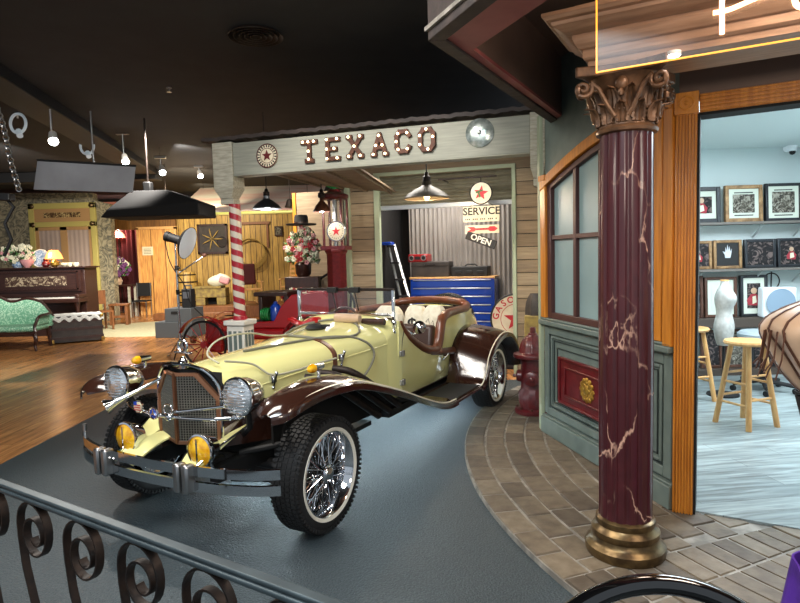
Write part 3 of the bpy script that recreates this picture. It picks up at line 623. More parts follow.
# chassis, axles
ch = MB(); 
for s_ in (-1, 1): ch.b2((s_ * .26, -.42, .36), (s_ * .33, 3.6, .45))
ch.b2((-.29, .1, .225), (.29, 1.3, .26)); ch.b2((-.46, 1.3, .30), (.46, 3.5, .36))
for y in (0, 3.03): ch.cyl((-.62, y, .338), (.62, y, .338), .035)
for s_ in (-1, 1):
    ch.tube([(s_ * .28, -.2, .46), (s_ * .5, -.05, .5), (s_ * .6, .0, .4)], .02); ch.cyl((s_ * .45, -.02, .38), (s_ * .40, .02, .66), .045, n=12); ch.tube([(s_ * .3, -.3, .34), (s_ * .6, -.08, .3)], .014)
    ch.b2((s_ * .34, .12, .3), (s_ * .40, .55, .60))
ch.b2((-.22, .12, .3), (.22, .2, .78))
P('chassis', ch, 'black')
# hood
def sect(w_, zb, zs, zt, n=20, e=2.3):
    out = [(w_, zb)]
    for i in range(n + 1):
        t = PI / 2 * i / n; out.append((w_ * math.cos(t) ** (2 / e) if i < n else 0, zs + (zt - zs) * math.sin(t) ** (2 / e)))
    return out + [(-x, z) for x, z in out[::-1][1:]]
HT = [(-.26, .225, .80, .965), (-.1, .24, .815, .975), (.4, .30, .845, .995), (.9, .375, .875, 1.03), (1.30, .455, .905, 1.075)]
def loft(tab, zb, n=30, e=2.3, y0=None, y1=None):
    y0 = tab[0][0] if y0 is None else y0; y1 = tab[-1][0] if y1 is None else y1
    def fn(u, v):
        y = y0 + (y1 - y0) * u; w_, zs, zt = lerpt(tab, y); s_ = sect(w_, zb(y) if callable(zb) else zb, zs, zt, 20, e); i = v * (len(s_) - 1); a = int(round(i)); return (s_[a][0], y, s_[a][1])
    return fn, len(sect(1, 0, 0, 1)) - 1
mb = MB(); fn, nv = loft(HT, .56); mb.grid(fn, 30, nv); P('hood', mb, 'cream', solid=.008)
def hz(x, y):
    w_, zs, zt = lerpt(HT, y); q_ = min(1, abs(x) / w_); return zs + (zt - zs) * (1 - q_ ** 2.3) ** (1 / 2.3)
# belt line and hood side vents
for s_ in (-1, 1):
    mb = MB(); mb.tube([(s_ * (lerpt(HT, y)[0] + .004), y, lerpt(HT, y)[1] - .01) for y in [-.2 + .15 * i for i in range(11)]], .005, 6); P('hood_hinge_line', mb, 'cream')
    for y in (.13, .78): 
        xx = s_ * (lerpt(HT, y)[0] + .008); zz = lerpt(HT, y)[1]
        mb = MB(); mb.b2((xx - .012, y - .025, zz - .02), (xx + .012, y + .025, zz + .03)); mb.cyl((xx, y, zz - .05), (xx + s_ * .03, y, zz + .04), .009); mb.ball((xx + s_ * .03, y, zz + .045), .014, 8); mb.ball((xx, y, zz - .05), .014, 8)
        P('hood_latch', mb, 'chrome', bev=.003)
for y in (.72,):
    mb = MB(); W = .024
    mb.grid(lambda u, v: (lambda s_: (s_[0] * 1.02, y - W + 2 * W * v, s_[1] + .006))(sect(lerpt(HT, y)[0], .60, lerpt(HT, y)[1], lerpt(HT, y)[2])[int(round(u * nv))]), nv, 1); P('hood_strap', mb, 'leather', solid=.008)
# cowl
CT = [(1.30, .457, .905, 1.075), (1.36, .475, .95, 1.11), (1.46, .495, .98, 1.12)]
mb = MB(); fn, nv = loft(CT, .45); mb.grid(fn, 6, nv); P('cowl', mb, 'cream', solid=.008)
# body tub
TT = [(1.44, 1.08), (1.54, .96), (1.7, .855), (1.88, .775), (2.05, .735), (2.14, .745), (2.19, .82), (2.225, .93), (2.27, 1.0), (2.4, 1.035), (3.0, 1.035), (3.2, 1.02)]
BX = [(1.3, .47), (1.44, .495), (2.0, .51), (2.6, .50), (3.0, .475), (3.2, .45), (3.5, .40), (3.7, .33)]
def bx_(y): return lerpt(BX, y)[0]
def tz(y): return lerpt(TT, y)[0]
for s_ in (-1, 1):
    mb = MB()
    def sd(u, v):
        y = 1.42 + 1.74 * u; zt = tz(y) - .01; z = .42 + (zt - .42) * v; return (s_ * (bx_(y) - .06 * (1 - v) ** 2 * (1 - .5 * v)), y, z)
    mb.grid(sd, 48, 10); P('body_side', mb, 'cream', solid=.02)
    dg = MB(); pts = [(1.50, .99), (1.47, .9), (1.46, .7), (1.47, .52), (1.52, .475), (2.3, .475), (2.38, .5), (2.40, .6), (2.38, .72)]
    dg.tube([(s_ * (bx_(y) - .06 * (1 - (z - .42) / (tz(y) - .42)) ** 2 + .011), y, z) for y, z in pts], .004, 6); P('door_gap', dg, 'slot')
    hd = MB(); hd.cyl((s_ * .505, 2.30, .64), (s_ * .535, 2.30, .64), .012); hd.tube([(s_ * .535, 2.34, .655), (s_ * .538, 2.28, .64), (s_ * .535, 2.20, .62)], .009, 8); P('door_handle', hd, 'chrome')
    for z in (.80, .56):
        h = MB(); h.b2((s_ * .485, 1.43, z - .022), (s_ * .515, 1.50, z + .022)); h.cyl((s_ * .513, 1.46, z - .025), (s_ * .513, 1.46, z + .025), .010); P('door_hinge', h, 'dchrome', bev=.003)
RT = [(3.12, .462, .90, 1.05), (3.3, .435, .88, 1.02), (3.5, .395, .80, .95), (3.66, .34, .66, .80), (3.74, .28, .5, .60)]
mb = MB(); fn, nv = loft(RT, .40, e=2.6); mb.grid(fn, 20, nv); P('rear_deck', mb, 'cream', solid=.01)
# leather cockpit roll
rp_ = []
for y in (1.46, 1.52, 1.6, 1.7, 1.82, 1.94, 2.05, 2.12, 2.16, 2.19, 2.21, 2.235, 2.27, 2.34, 2.5, 2.75, 2.95): rp_.append((bx_(y) + .004, y, tz(y)))
rp_ += [(.44, 3.08, 1.06), (.36, 3.14, 1.08), (.18, 3.16, 1.10), (0, 3.17, 1.105)]
full = rp_ + [(-x, y, z) for x, y, z in rp_[::-1][1:]]
rad = [.018, .022, .028, .032, .036, .038, .04, .042, .044, .046, .046, .046, .046, .044, .04, .038, .038, .04, .04, .04, .04]; rad = rad + rad[::-1][1:]
mb = MB(); mb.tube(full, rad, 14); P('cockpit_roll', mb, 'leather')
for s_ in (1, -1): P('arm_rest_pad', MB().tube(spline([(s_ * .505, 2.0, .725), (s_ * .515, 2.2, .70), (s_ * .51, 2.5, .665), (s_ * .50, 2.8, .64)], 6), [.03] * 6 + [.034] * 12 + [.02], 12), 'leather')
mb = MB(); mb.b2((-.45, 1.4, .40), (.45, 3.15, .44)); mb.b2((-.46, 3.08, .42), (.46, 3.12, 1.04)); P('cockpit_floor', mb, 'dleather')
mb = MB(); mb.grid(lambda u, v: (-.44 + .88 * u, 1.46 + .10 * v, 1.08 - .26 * v + .03 * math.cos((u - .5) * PI)), 10, 4); P('dashboard', mb, 'walnut', solid=.02)
for s_ in (-1, 1):
    mb = MB(); mb.b2((s_ * .05, 1.75, .46), (s_ * .43, 2.18, .60)); P('front_seat', mb, 'dleather', bev=.04)
    mb = MB(); mb.box((s_ * .24, 2.26, .76), (.38, .11, .36), (-.18, 0, 0)); P('seat_back', mb, 'dleather', bev=.04)
mb = MB(); mb.b2((-.42, 2.42, .46), (.42, 3.07, .66)); P('rear_seat', mb, 'dleather', bev=.04)
# steering wheel
sw = MB(); sw.torus((-.24, 1.72, .98), .17, .012, (0, -1, .45), 32, 8); sw.cyl((-.24, 1.72, .98), (-.24, 1.5, .88), .014)
for i in range(4):
    a = PI / 4 + i * PI / 2; sw.cyl((-.24, 1.72, .98), (-.24 + .17 * math.cos(a), 1.72 + .07 * math.sin(a), .98 + .155 * math.sin(a)), .007)
P('steering_wheel', sw, 'walnut')
# windscreen
ws = MB(); wy, wt = 1.40, 1.325
for x in (-.47, .47): ws.b2((x - .012, wy - .012, .98), (x + .012, wy + .012, wt)); ws.ball((x, wy, 1.06), (.025, .03, .03), 8); ws.ball((x, wy, .98), (.02, .03, .04), 8)
ws.b2((-.47, wy - .009, 1.105), (.47, wy + .009, 1.13)); P('windscreen_frame', ws, 'chrome', bev=.004)
wsb = MB(); wsb.b2((-.482, wy - .012, wt - .012), (.482, wy + .012, wt + .012)); P('windscreen_top_rail', wsb, 'iron', bev=.004)
P('windscreen_glass', MB().b2((-.46, wy - .003, 1.13), (.46, wy + .003, wt - .01)), 'glass')
for x in (-.1, .12):
    mb = MB(); mb.b2((x - .04, wy - .05, wt - .025), (x + .05, wy - .01, wt + .02)); mb.tube([(x, wy - .02, wt - .02), (x + .02, wy - .018, 1.2), (x + .03, wy - .016, 1.15)], .006, 6); P('wiper', mb, 'black', bev=.004)
for s_ in (-1, 1):
    mb = MB(); mb.cyl((s_ * .475, wy, 1.05), (s_ * .50, 1.68, .93), .009); mb.cyl((s_ * .475, wy, .93), (s_ * .50, 1.68, .93), .009); mb.ball((s_ * .50, 1.69, .93), (.02, .04, .02), 8); P('windscreen_brace', mb, 'chrome')
mb = MB(); mb.lathe([(.0, -.03), (.03, -.025), (.055, 0), (.055, .01), (.05, .012), (0, .012)], (.60, 1.60, 1.0), (-.3, 1, 0), 24); mb.tube([(.50, 1.64, .95), (.56, 1.62, .96), (.60, 1.60, .99)], .007, 6); P('side_mirror', mb, 'chrome')
# fenders
FT = [  # y, x_in, x_out, z_crown, z_outer, z_in
 (-.47, .70, .76, .80, .785, .78), (-.45, .655, .80, .825, .79, .79), (-.38, .60, .83, .862, .815, .80), (-.25, .56, .845, .885, .842, .82), (-.1, .53, .85, .895, .852, .83), (.05, .50, .855, .892, .848, .83), (.25, .47, .86, .865, .825, .80),
 (.55, .45, .86, .77, .735, .74), (.85, .455, .86, .665, .63, .66), (1.15, .47, .86, .545, .515, .55), (1.45, .48, .86, .43, .41, .44), (1.62, .49, .86, .385, .374, .385), (1.78, .50, .86, .375, .365, .375)]
RFT = [(2.36, .50, .865, .372, .36, .372), (2.42, .50, .87, .43, .38, .46), (2.47, .495, .88, .54, .46, .60), (2.55, .485, .885, .67, .60, .73), (2.68, .475, .89, .775, .70, .82), (2.85, .465, .895, .83, .765, .86), (3.03, .455, .895, .84, .78, .86),
 (3.2, .44, .895, .80, .75, .83), (3.36, .42, .89, .71, .665, .75), (3.48, .40, .885, .59, .55, .65), (3.56, .38, .88, .46, .44, .55), (3.60, .37, .87, .36, .36, .45)]
def fender(T, s_, name, n):
    y0, y1 = T[0][0], T[-1][0]
    def fn(u, v):
        y = y0 + (y1 - y0) * u; xi, xo, zc, zo, zi = lerpt(T, y)
        if v < .85:
            t = v / .85; x = xi + (xo - xi) * t; base = zi + (zo - zi) * t; k_ = (1 - abs(2 * t - 1) ** 2.6); mid = (zi + zo) / 2; z = base + (zc - mid) * k_
        else:
            x = xo + .004; z = zo - .035 * (v - .85) / .15
        return (s_ * x, y, z)
    o = MB().grid(fn, n, 20).build(name, 'brown', car, solid=.012, ang=60)
    def edge(d, dz): return [(s_ * (lerpt(T, y)[1] - d), y, lerpt(T, y)[3] + dz) for y in [y0 + (y1 - y0) * i / 60 for i in range(61)]]
    MB().tube(edge(.018, .014 if T is FT else .012), .007, 6).build('pinstripe_bead', 'pin', o)
    MB().tube(edge(-.004, -.032), .006, 6).build('edge_trim', 'dchrome', o)
    return o
for s_ in (1, -1): fender(FT, s_, 'front_fender', 70); fender(RFT, s_, 'rear_fender', 60)
for s_ in (1, -1):
    mb = MB(); mb.b2((s_ * .49, 1.70, .345), (s_ * .865, 2.42, .372)); o = P('running_board', mb, 'brown', bev=.006); MB().b2((s_ * .54, 1.74, .372), (s_ * .83, 2.38, .378)).build('tread_mat', 'rubber', o)
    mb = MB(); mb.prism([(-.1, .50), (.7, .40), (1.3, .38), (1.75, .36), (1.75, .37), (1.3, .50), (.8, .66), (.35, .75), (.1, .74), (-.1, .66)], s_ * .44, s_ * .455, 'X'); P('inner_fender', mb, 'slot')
    for i in range(3):
        y = .30 + i * .16; pth = spline([(s_ * .40, y, .82), (s_ * .52, y + .04, .80), (s_ * .60, y + .16, .70), (s_ * .64, y + .42, .52), (s_ * .64, y + .52, .46)], 6)
        P('exhaust_pipe', MB().tube(pth, .026, 10), 'rust' if False else 'iron')
    P('light_strip', MB().b2((s_ * .26, 1.35, .288), (s_ * .29, 3.2, .299)), 'led'); P('light_strip', MB().b2((s_ * .20, .2, .212), (s_ * .23, 1.2, .223)), 'led')
# radiator shell and V grille
sh = MB()
def shell(u, v):
    s2 = sect(.255 if v < .5 else .235, .55, .81, 1.005 - .02 * v, 20, 2.2)[int(round(u * 42))]; y = -.30 + .06 * v - (.09 * (1 - abs(s2[0]) / .26)) * 1; return (s2[0], y, s2[1])
sh.grid(shell, 42, 2); P('radiator_shell', sh, 'gblack', solid=.014)
mb = MB(); mb.tube([(x, -.30 - .09 * (1 - abs(x) / .26) - .006, z) for x, z in sect(.258, .55, .81, 1.008, 20, 2.2)], .009, 8); P('shell_trim', mb, 'chrome')
P('radiator_core', MB().add([(-.24, -.27, .52), (0, -.355, .52), (.24, -.27, .52), (-.24, -.27, .95), (0, -.355, .97), (.24, -.27, .95)], [(0, 1, 4, 3), (1, 2, 5, 4)]), 'slot')
pr, ed = Vector((0, -.40, 0)), lambda s_: Vector((s_ * .245, -.305, 0))
for s_ in (-1, 1):
    mb = MB(); E_ = ed(s_)
    def gp(u, z, d=0): p = pr.lerp(E_, u); return Vector((p.x, p.y - d, z))
    def gtop(u): return .935 if u < .5 else .935 - (u - .5) / .5 * .14
    for i in range(1, 16):
        u = i / 16; mb.cyl(gp(u, .55), gp(u, gtop(u)), .0032, n=5)
    for j in range(26):
        z = .555 + j * .0148; um = 1 if z < .795 else max(.5, .5 + .5 * (.935 - z) / .14)
        mb.cyl(gp(0, z), gp(um, z), .0030, n=5)
    P('grille_mesh', mb, 'grill')
    fr = MB()
    def bar(a, b, w_=.013): fr.tube([a, b], w_, 4)
    bar(gp(.0, .54, .006), gp(.0, .95, .006), .012); bar(gp(1, .53), gp(1, .80)); bar(gp(.5, .945), gp(1, .80), .018); bar(gp(0, .945), gp(.5, .945)); bar(gp(0, .545), gp(1, .545)); bar(gp(.98, .53), gp(.98, .80), .016)
    P('grille_frame', fr, 'copper')
    sp = MB(); sp.add([(s_ * .25, -.30, .52), (s_ * .43, -.02, .52), (s_ * .43, -.02, .74), (s_ * .25, -.30, .88)], [(0, 1, 2, 3)]); P('splash_panel', sp, 'brown', solid=.01)
    ap = MB(); ap.grid(lambda u, v: Vector((s_ * (.10 + .14 * v), -.30 - .02 * (1 - v), .56)).lerp(Vector((s_ * (.17 + .12 * v), -.58, .44 + .03 * v)), u) + Vector((0, 0, .02 * math.sin(PI * u))), 8, 4)
    ap.grid(lambda u, v: Vector((s_ * (.25 + .13 * v), -.28 + .05 * v, .58 + .07 * v)).lerp(Vector((s_ * (.27 + .03 * v), -.60, .46)), u), 8, 3)
    P('front_apron', ap, 'cream', solid=.01)
    P('apron_trim', MB().tube([(s_ * .40, -.20, .66), (s_ * .33, -.44, .56), (s_ * .30, -.61, .47)], .007, 6), 'chrome')
    # lamps
    hx, hy, hzz = s_ * .49, -.40, .86
    hb = P('headlight', MB().lathe([(.0, .17), (.035, .16), (.07, .12), (.098, .05), (.106, .0), (.111, -.01), (.108, -.025), (.1, -.028)], (hx, hy, hzz), (0, 1, 0), 36, cap=False), 'chrome')
    lens = MB().lathe([(.0, -.052), (.04, -.048), (.075, -.04), (.101, -.024)], (hx, hy, hzz), (0, 1, 0), 36, cap=False)
    for i in range(-4, 5): lens.cyl((hx - .078 * (1 - (i / 5.5) ** 2) ** .5, hy - .036 - .010 * (1 - (i / 5) ** 2), hzz + i * .02), (hx + .078 * (1 - (i / 5.5) ** 2) ** .5, hy - .036 - .01 * (1 - (i / 5) ** 2), hzz + i * .02), .0035, n=5)
    lens.build('headlight_lens', 'lens', hb)
    P('headlight_bracket', MB().tube([(hx, hy + .06, hzz - .08), (hx - s_ * .03, hy + .1, hzz - .2), (s_ * .32, -.2, .58)], .018, 8), 'black')
    fx, fy, fz = s_ * .30 - .015, -.50, .565
    fb = P('fog_lamp', MB().lathe([(.0, .11), (.06, .085), (.088, .02), (.095, 0), (.093, -.012), (.084, -.014)], (fx, fy, fz), (0, 1, 0), 32, cap=False), 'chrome')
    MB().lathe([(0, -.03), (.045, -.026), (.084, -.01)], (fx, fy, fz), (0, 1, 0), 28, cap=False).build('amber_lens', 'amber', fb)
    fs_ = MB(); fs_.b2((fx - .006, fy - .03, fz - .07), (fx + .006, fy - .012, fz + .07)); fs_.cyl((fx, fy + .04, fz - .06), (fx, fy + .1, fz - .13), .012); fs_.build('lamp_bracket', 'chrome', fb)
    # turn signals on the fenders
    tx, ty, tz_ = s_ * .66, (.06 if s_ > 0 else -.10), .945
    ts = P('turn_signal', MB().lathe([(.0, .10), (.018, .09), (.024, .03), (.026, 0)], (tx, ty - .02, tz_), (0, 1, 0), 20), 'chrome'); MB().lathe([(.0, -.045), (.018, -.04), (.027, -.02), (.027, .002)], (tx, ty - .02, tz_), (0, 1, 0), 20).build('amber_lens', 'amber', ts)
    MB().cyl((tx, ty + .03, tz_ - .05), (tx, ty + .03, tz_), .012).build('stalk', 'chrome', ts)
    if s_ > 0: continue
    hn = P('horn', MB().lathe([(.047, 0), (.044, .01), (.024, .05), (.014, .10), (.011, .2), (.011, .33), (.02, .35), (.02, .38)], (s_ * .395, -.57, .755), (-s_ * .50, .80, .40), 24, cap=False), 'chrome')
    MB().lathe([(.0, .04), (.028, .04)], (s_ * .395, -.57, .755), (-s_ * .50, .80, .40), 16).build('horn_throat', 'slot', hn)
P('horn_rod', MB().cyl((.04, -.475, .745), (.44, -.36, .80), .010), 'chrome')
br = MB(); br.tube(spline([(-.47, -.36, .735), (-.3, -.44, .725), (0, -.475, .72), (.3, -.44, .725), (.47, -.36, .735)], 8), .011, 10); P('lamp_bar', br, 'chrome')
bd = MB(); bd.prism([(.040 * math.cos(PI / 8 + i * PI / 4) - .22, .038 * math.sin(PI / 8 + i * PI / 4) + .755) for i in range(8)], -.475, -.485, 'Y'); o = P('octagonal_badge', bd, 'chrome'); 
mb = MB(); mb.prism([(.032 * math.cos(PI / 8 + i * PI / 4) - .22, .03 * math.sin(PI / 8 + i * PI / 4) + .755) for i in range(8)], -.487, -.489, 'Y'); mb.build('badge_face', 'paper', o)
for i in range(3): MB().b2((-.248, -.4915, .735 + i * .014), (-.192, -.490, .741 + i * .014)).build('badge_stripe', 'star', o)
MB().b2((-.248, -.4918, .765), (-.222, -.490, .785)).build('badge_field', 'blue', o)
bd = MB(); bd.torus((-.09, -.485, .73), .033, .006, (0, 1, 0), 28, 8); o = P('star_badge', bd, 'chrome'); MB().lathe([(0, -.004), (.031, -.004), (.031, .004)], (-.09, -.482, .73), (0, 1, 0), 28).build('badge_disc', 'blue', o)
MB().prism([(x - .09, z + .73) for x, z in star(.027, .25, 0, 3)], -.488, -.492, 'Y').build('three_point_star', 'chrome', o)
bd = MB(); bd.torus((.035, -.488, .765), .033, .006, (0, 1, 0), 24, 8); bd.ball((.035, -.488, .72), (.024, .015, .024), 10); P('lamp_bar_ornament', bd, 'chrome')
rc = MB(); rc.lathe([(.028, -.03), (.03, .015), (.02, .022), (.012, .04)], (0, -.33, 1.0), n=20); rc.torus((0, -.33, 1.10), .036, .008, (0, 1, 0), 24, 8); rc.cyl((-.07, -.33, 1.062), (.07, -.33, 1.062), .006)
rc.prism([(x, z + 1.10) for x, z in star(.032, .25, 0, 3)], -.334, -.326, 'Y'); P('radiator_cap', rc, 'chrome')
# bumper: two bars with over-riders
for z in (.492, .408):
    mb = MB(); pth = spline([(-.86, -.40, z), (-.7, -.50, z), (-.4, -.585, z), (0, -.61, z), (.4, -.585, z), (.66, -.52, z), (.79, -.45, z)], 8); mb.tube(pth, .037, 4, upv=(0, 0, 1), flat=.35); P('bumper_bar', mb, 'chrome')
for x in (-.37, .28):
    for dx in (-.032, .032): P('bumper_over_rider', MB().b2((x + dx - .022, -.65, .375), (x + dx + .022, -.585, .53)), 'dchrome', bev=.012)
P('bumper_mount', MB().b2((-.30, -.60, .44), (-.26, -.3, .47)), 'dchrome'); P('bumper_mount', MB().b2((.22, -.60, .44), (.26, -.3, .47)), 'dchrome'); P('bumper_finial', MB().cyl((-.84, -.41, .52), (-.84, -.41, .565), .012), 'dchrome')
# spare wheel on the tail
wheel(-.12, 3.86, .79, 1, name='spare_wheel', lean=(0, 0, PI / 2))
P('spare_carrier', MB().b2((-.05, 3.68, .5), (.05, 3.86, .82)), 'slot')
# licence lamp and tail lamps
for s_ in (-1, 1): P('tail_lamp', MB().lathe([(.03, 0), (.035, .03), (.02, .06)], (s_ * .62, 3.58, .62), (0, 1, 0), 16), 'red')

# ---- things lying on and in the car
cw = car.location.copy(); Rc = Matrix.Rotation(math.atan2(-.467, .884), 4, 'Z'); TC = Matrix.Translation(cw) @ Rc
def oncar(x, y, z): return TC @ Vector((x, y, z))
RC = math.atan2(-.467, .884)
def draped(pts, r_): return [oncar(x, y, (hz(x, y) if z is None else z) + r_ * 1.3) for x, y, z in pts]
mb = MB(); pts = [(.05 + .27 * math.cos(a) * (1 + .12 * math.sin(3 * a)), .98 + .30 * math.sin(a), None) for a in [i * .21 for i in range(58)]]; mb.tube(draped(pts, .011), .009, 6)
tag(mb.build('coiled_cable', 'cable'), 'dark cable lying in round loops on the rear of the cream hood', 'cable')
mb = MB(); pts = [(.10, .2, None), (.14, .5, None), (.2, .85, None), (.28, 1.05, None), (.36, 1.12, None)]; pl_ = [(x, y, None) for x, y, _ in pts]
sp_ = [Vector(v) for v in draped([(p.x, p.y, None) for p in spline([(.02, .15, 0), (.12, .5, 0), (.22, .8, 0), (.34, 1.0, 0)], 8)], .01)] + [oncar(x, y, z) for x, y, z in ((.42, 1.08, .93), (.455, 1.10, .85), (.455, 1.03, .76), (.44, .92, .69), (.415, .78, .68))]
mb.tube(spline(sp_[:-5:4] + sp_[-5:], 6), .009, 6); tag(mb.build('dark_hose', 'cable'), 'grey hose running along the cream hood and hanging down its near side in a loop', 'hose')
mb = MB(); hoop = spline([(.15, -.20, .985), (.06, -.2, 1.03), (.05, -.14, 1.09), (.055, -.02, 1.12), (.04, .2, 1.11), (.0, .45, 1.06), (-.04, .7, 1.035), (-.06, .95, 1.05)], 10); mb.tube([oncar(*p) for p in hoop], .006, 8)
tag(mb.build('ivory_hose', 'rope'), 'pale hose arching from the radiator over the front of the cream hood', 'hose')
mb = MB(); pts = spline([(.18, -.2, 1.0), (.21, .0, .95), (.27, .1, .87), (.30, .3, .86), (.32, .5, .87), (.355, .7, .88)], 8); mb.tube([oncar(p.x * 1.03 + .012, p.y, p.z) for p in pts], .007, 6)
tag(mb.build('thin_hose', 'rope'), 'thin pale hose clipped along the near side of the cream hood', 'hose')
mb = MB(); mb.lathe([(0, .0), (.07, .0), (.085, .015), (.06, .035), (.03, .045), (0, .05)], n=20); mb.box((.05, 0, .03), (.16, .03, .02), (0, 0, .4)); mb.box((-.04, .04, .03), (.14, .03, .02), (0, 0, 1.6))
o = mb.build('black_clamp', 'black', bev=.003); place(o, oncar(.0, .98, hz(0, .98)), RC); tag(o, 'small black clamp lying inside the cable loops on the cream hood', 'clamp')
mb = MB(); mb.grid(lambda u, v: (-.13 + .26 * u, -.05 + .1 * v, .035 + .02 * math.sin(7 * u + 2) + .012 * math.sin(9 * v + 5 * u)), 20, 8); o = mb.build('red_cloth', 'red', solid=.02); place(o, oncar(-.27, 1.2, hz(-.27, 1.2) - .005), RC + .3); tag(o, 'bright red folded cloth on the far edge of the cream hood', 'cloth')
mb = MB(); mb.lathe([(.0, 0), (.035, 0), (.038, .03), (.036, .2), (.03, .23), (0, .23)], axis=(1, 0, 0), n=18); o = mb.build('tan_roll', 'tan'); place(o, oncar(.02, 1.24, hz(.02, 1.24) + .034), RC); tag(o, 'tan cylinder lying across the cowl in front of the windscreen', 'roll')
mb = MB(); mb.lathe([(.0, 0), (.026, 0), (.026, .2), (0, .2)], axis=(1, 0, 0), n=14); o = mb.build('dark_tube', 'walnut'); place(o, oncar(.24, 1.3, hz(.3, 1.3) + .03), RC); tag(o, 'dark brown tube lying on the cowl beside the tan roll', 'tube')
def sack(loc, rz, tilt, w_, h_, label, mark):
    s_ = thing('money_sack', label, 'sack', loc, rz, 'canvas money sacks in the roadster', (tilt, 0, rz)); rr = random.Random(int(w_ * 1000))
    ph = [rr.uniform(0, 6) for _ in range(4)]
    def fn(u, v):
        a = 2 * PI * u; t = v; r_ = min(1, .82 + t) * (1 - max(0, t - .72) ** 2 * 5.2) * (1 + .05 * math.sin(3 * a + ph[0] + 4 * t) + .03 * math.sin(7 * a + ph[1]))
        return (w_ / 2 * r_ * math.copysign(abs(math.cos(a)) ** .7, math.cos(a)), .075 * r_ * math.copysign(abs(math.sin(a)) ** .7, math.sin(a)), h_ * t)
    MB().grid(fn, 28, 14).build('bag', 'canvas', s_, solid=.004)
    MB().tube([(w_ * .27 * math.cos(a) , .04 * math.sin(a), h_ * .985) for a in [i * .5 for i in range(13)]], .012, 6).build('gathered_mouth', 'canvas', s_)
    if mark: text('dollar_mark', '$', h_ * .55, 'ink', s_, (0, -.084, h_ * .50), ext=.003)
    else: MB().tube([(-.05, -.082, h_ * .62), (-.02, -.084, h_ * .70), (.0, -.084, h_ * .55), (.03, -.084, h_ * .66), (.05, -.08, h_ * .5)], .003, 5).build('black_mark', 'ink', s_)
    return s_
sack(oncar(-.22, 2.52, .66), RC - .1, -.12, .34, .42, 'left money sack, mostly hidden behind the windscreen post', False)
sack(oncar(.06, 2.60, .67), RC - .05, -.1, .25, .41, 'upright canvas money sack with a black dollar sign, in the middle', True)
sack(oncar(.29, 2.54, .66), RC - .12, -.12, .26, .43, 'tilted canvas money sack nearest the brown leather roll', False)
# ================================================================ GARAGE FRONT
def hit(px, py, Pt, rz, d=0):
    """where a sight line meets the upright plane through Pt with heading rz; returns local (x, z)"""
    n = Vector((-math.sin(rz), math.cos(rz), 0)); o = Vector((0, 0, EYE)); r_ = ray(px, py); p = Vector(Pt) + n * d; p.z = 0
    t = (p - o).dot(n) / r_.dot(n); q_ = o + r_ * t; u = q_ - Vector(Pt); return u.x * math.cos(rz) + u.y * math.sin(rz), q_.z
def loc(P_, rz, x, y, z): return Vector(P_) + Vector((x * math.cos(rz) - y * math.sin(rz), x * math.sin(rz) + y * math.cos(rz), z))
LET = {'T': ([((-.5, 1), (.5, 1)), ((0, 0), (0, 1)), ((-.22, 0), (.22, 0))], [(-.4, 1), (0, 1), (.4, 1), (0, .5), (0, .08)]),
 'E': ([((-.38, 0), (-.38, 1)), ((-.38, 0), (.42, 0)), ((-.38, 1), (.42, 1)), ((-.38, .5), (.2, .5))], [(-.38, 1), (.35, 1), (-.38, .5), (.15, .5), (-.38, 0), (.35, 0)]),
 'X': ([((-.42, 0), (.42, 1)), ((-.42, 1), (.42, 0)), ((-.5, 0), (-.3, 0)), ((.3, 0), (.5, 0)), ((-.5, 1), (-.3, 1)), ((.3, 1), (.5, 1))], [(-.4, 1), (.4, 1), (0, .5), (-.4, 0), (.4, 0)]),
 'A': ([((-.42, 0), (0, 1)), ((.42, 0), (0, 1)), ((-.25, .35), (.25, .35)), ((-.5, 0), (-.3, 0)), ((.3, 0), (.5, 0))], [(0, .95), (-.22, .45), (.22, .45), (-.4, 0), (.4, 0)]),
 'C': ([((.4, .78), (.22, 1)), ((.22, 1), (-.22, 1)), ((-.22, 1), (-.42, .78)), ((-.42, .78), (-.42, .22)), ((-.42, .22), (-.22, 0)), ((-.22, 0), (.22, 0)), ((.22, 0), (.4, .22))], [(.3, .9), (-.3, .9), (-.42, .5), (-.3, .1), (.3, .1)]),
 'O': ([((.42, .78), (.22, 1)), ((.22, 1), (-.22, 1)), ((-.22, 1), (-.42, .78)), ((-.42, .78), (-.42, .22)), ((-.42, .22), (-.22, 0)), ((-.22, 0), (.22, 0)), ((.22, 0), (.42, .22)), ((.42, .22), (.42, .78))], [(0, 1), (-.42, .7), (.42, .6), (-.42, .25), (.1, 0)])}
for i, (ch_, px, py) in enumerate((('T', 310.5, 152), ('E', 334, 149.5), ('X', 356, 147), ('A', 380.5, 145), ('C', 404, 142), ('O', 427.5, 140))):
    x, z = hit(px, py, BM, RB); segs, bulbs = LET[ch_]; W_, H_ = .150, .185
    t = thing('marquee_letter', 'rusty marquee letter %s with lit bulbs on the pale header beam' % ch_, 'letter', loc(BM, RB, x, -.006, z), RB, 'marquee letters on the header beam')
    mb = MB(); fc = MB()
    for a, b in segs:
        A_ = Vector((a[0] * W_, -.017, (a[1] - .5) * H_)); B_ = Vector((b[0] * W_, -.017, (b[1] - .5) * H_)); d = B_ - A_; L_ = d.length + .034
        mb.box((A_ + B_) / 2, (L_, .034 + .001 * segs.index((a, b)), .042), Matrix.Rotation(-math.atan2(d.z, d.x), 3, 'Y'))
    mb.build('letter_body', 'rust', t, bev=.003)
    for bx, bz in bulbs: MB().ball((bx * W_, -.046, (bz - .5) * H_), .0125, 8).build('bulb', 'bulb', t)
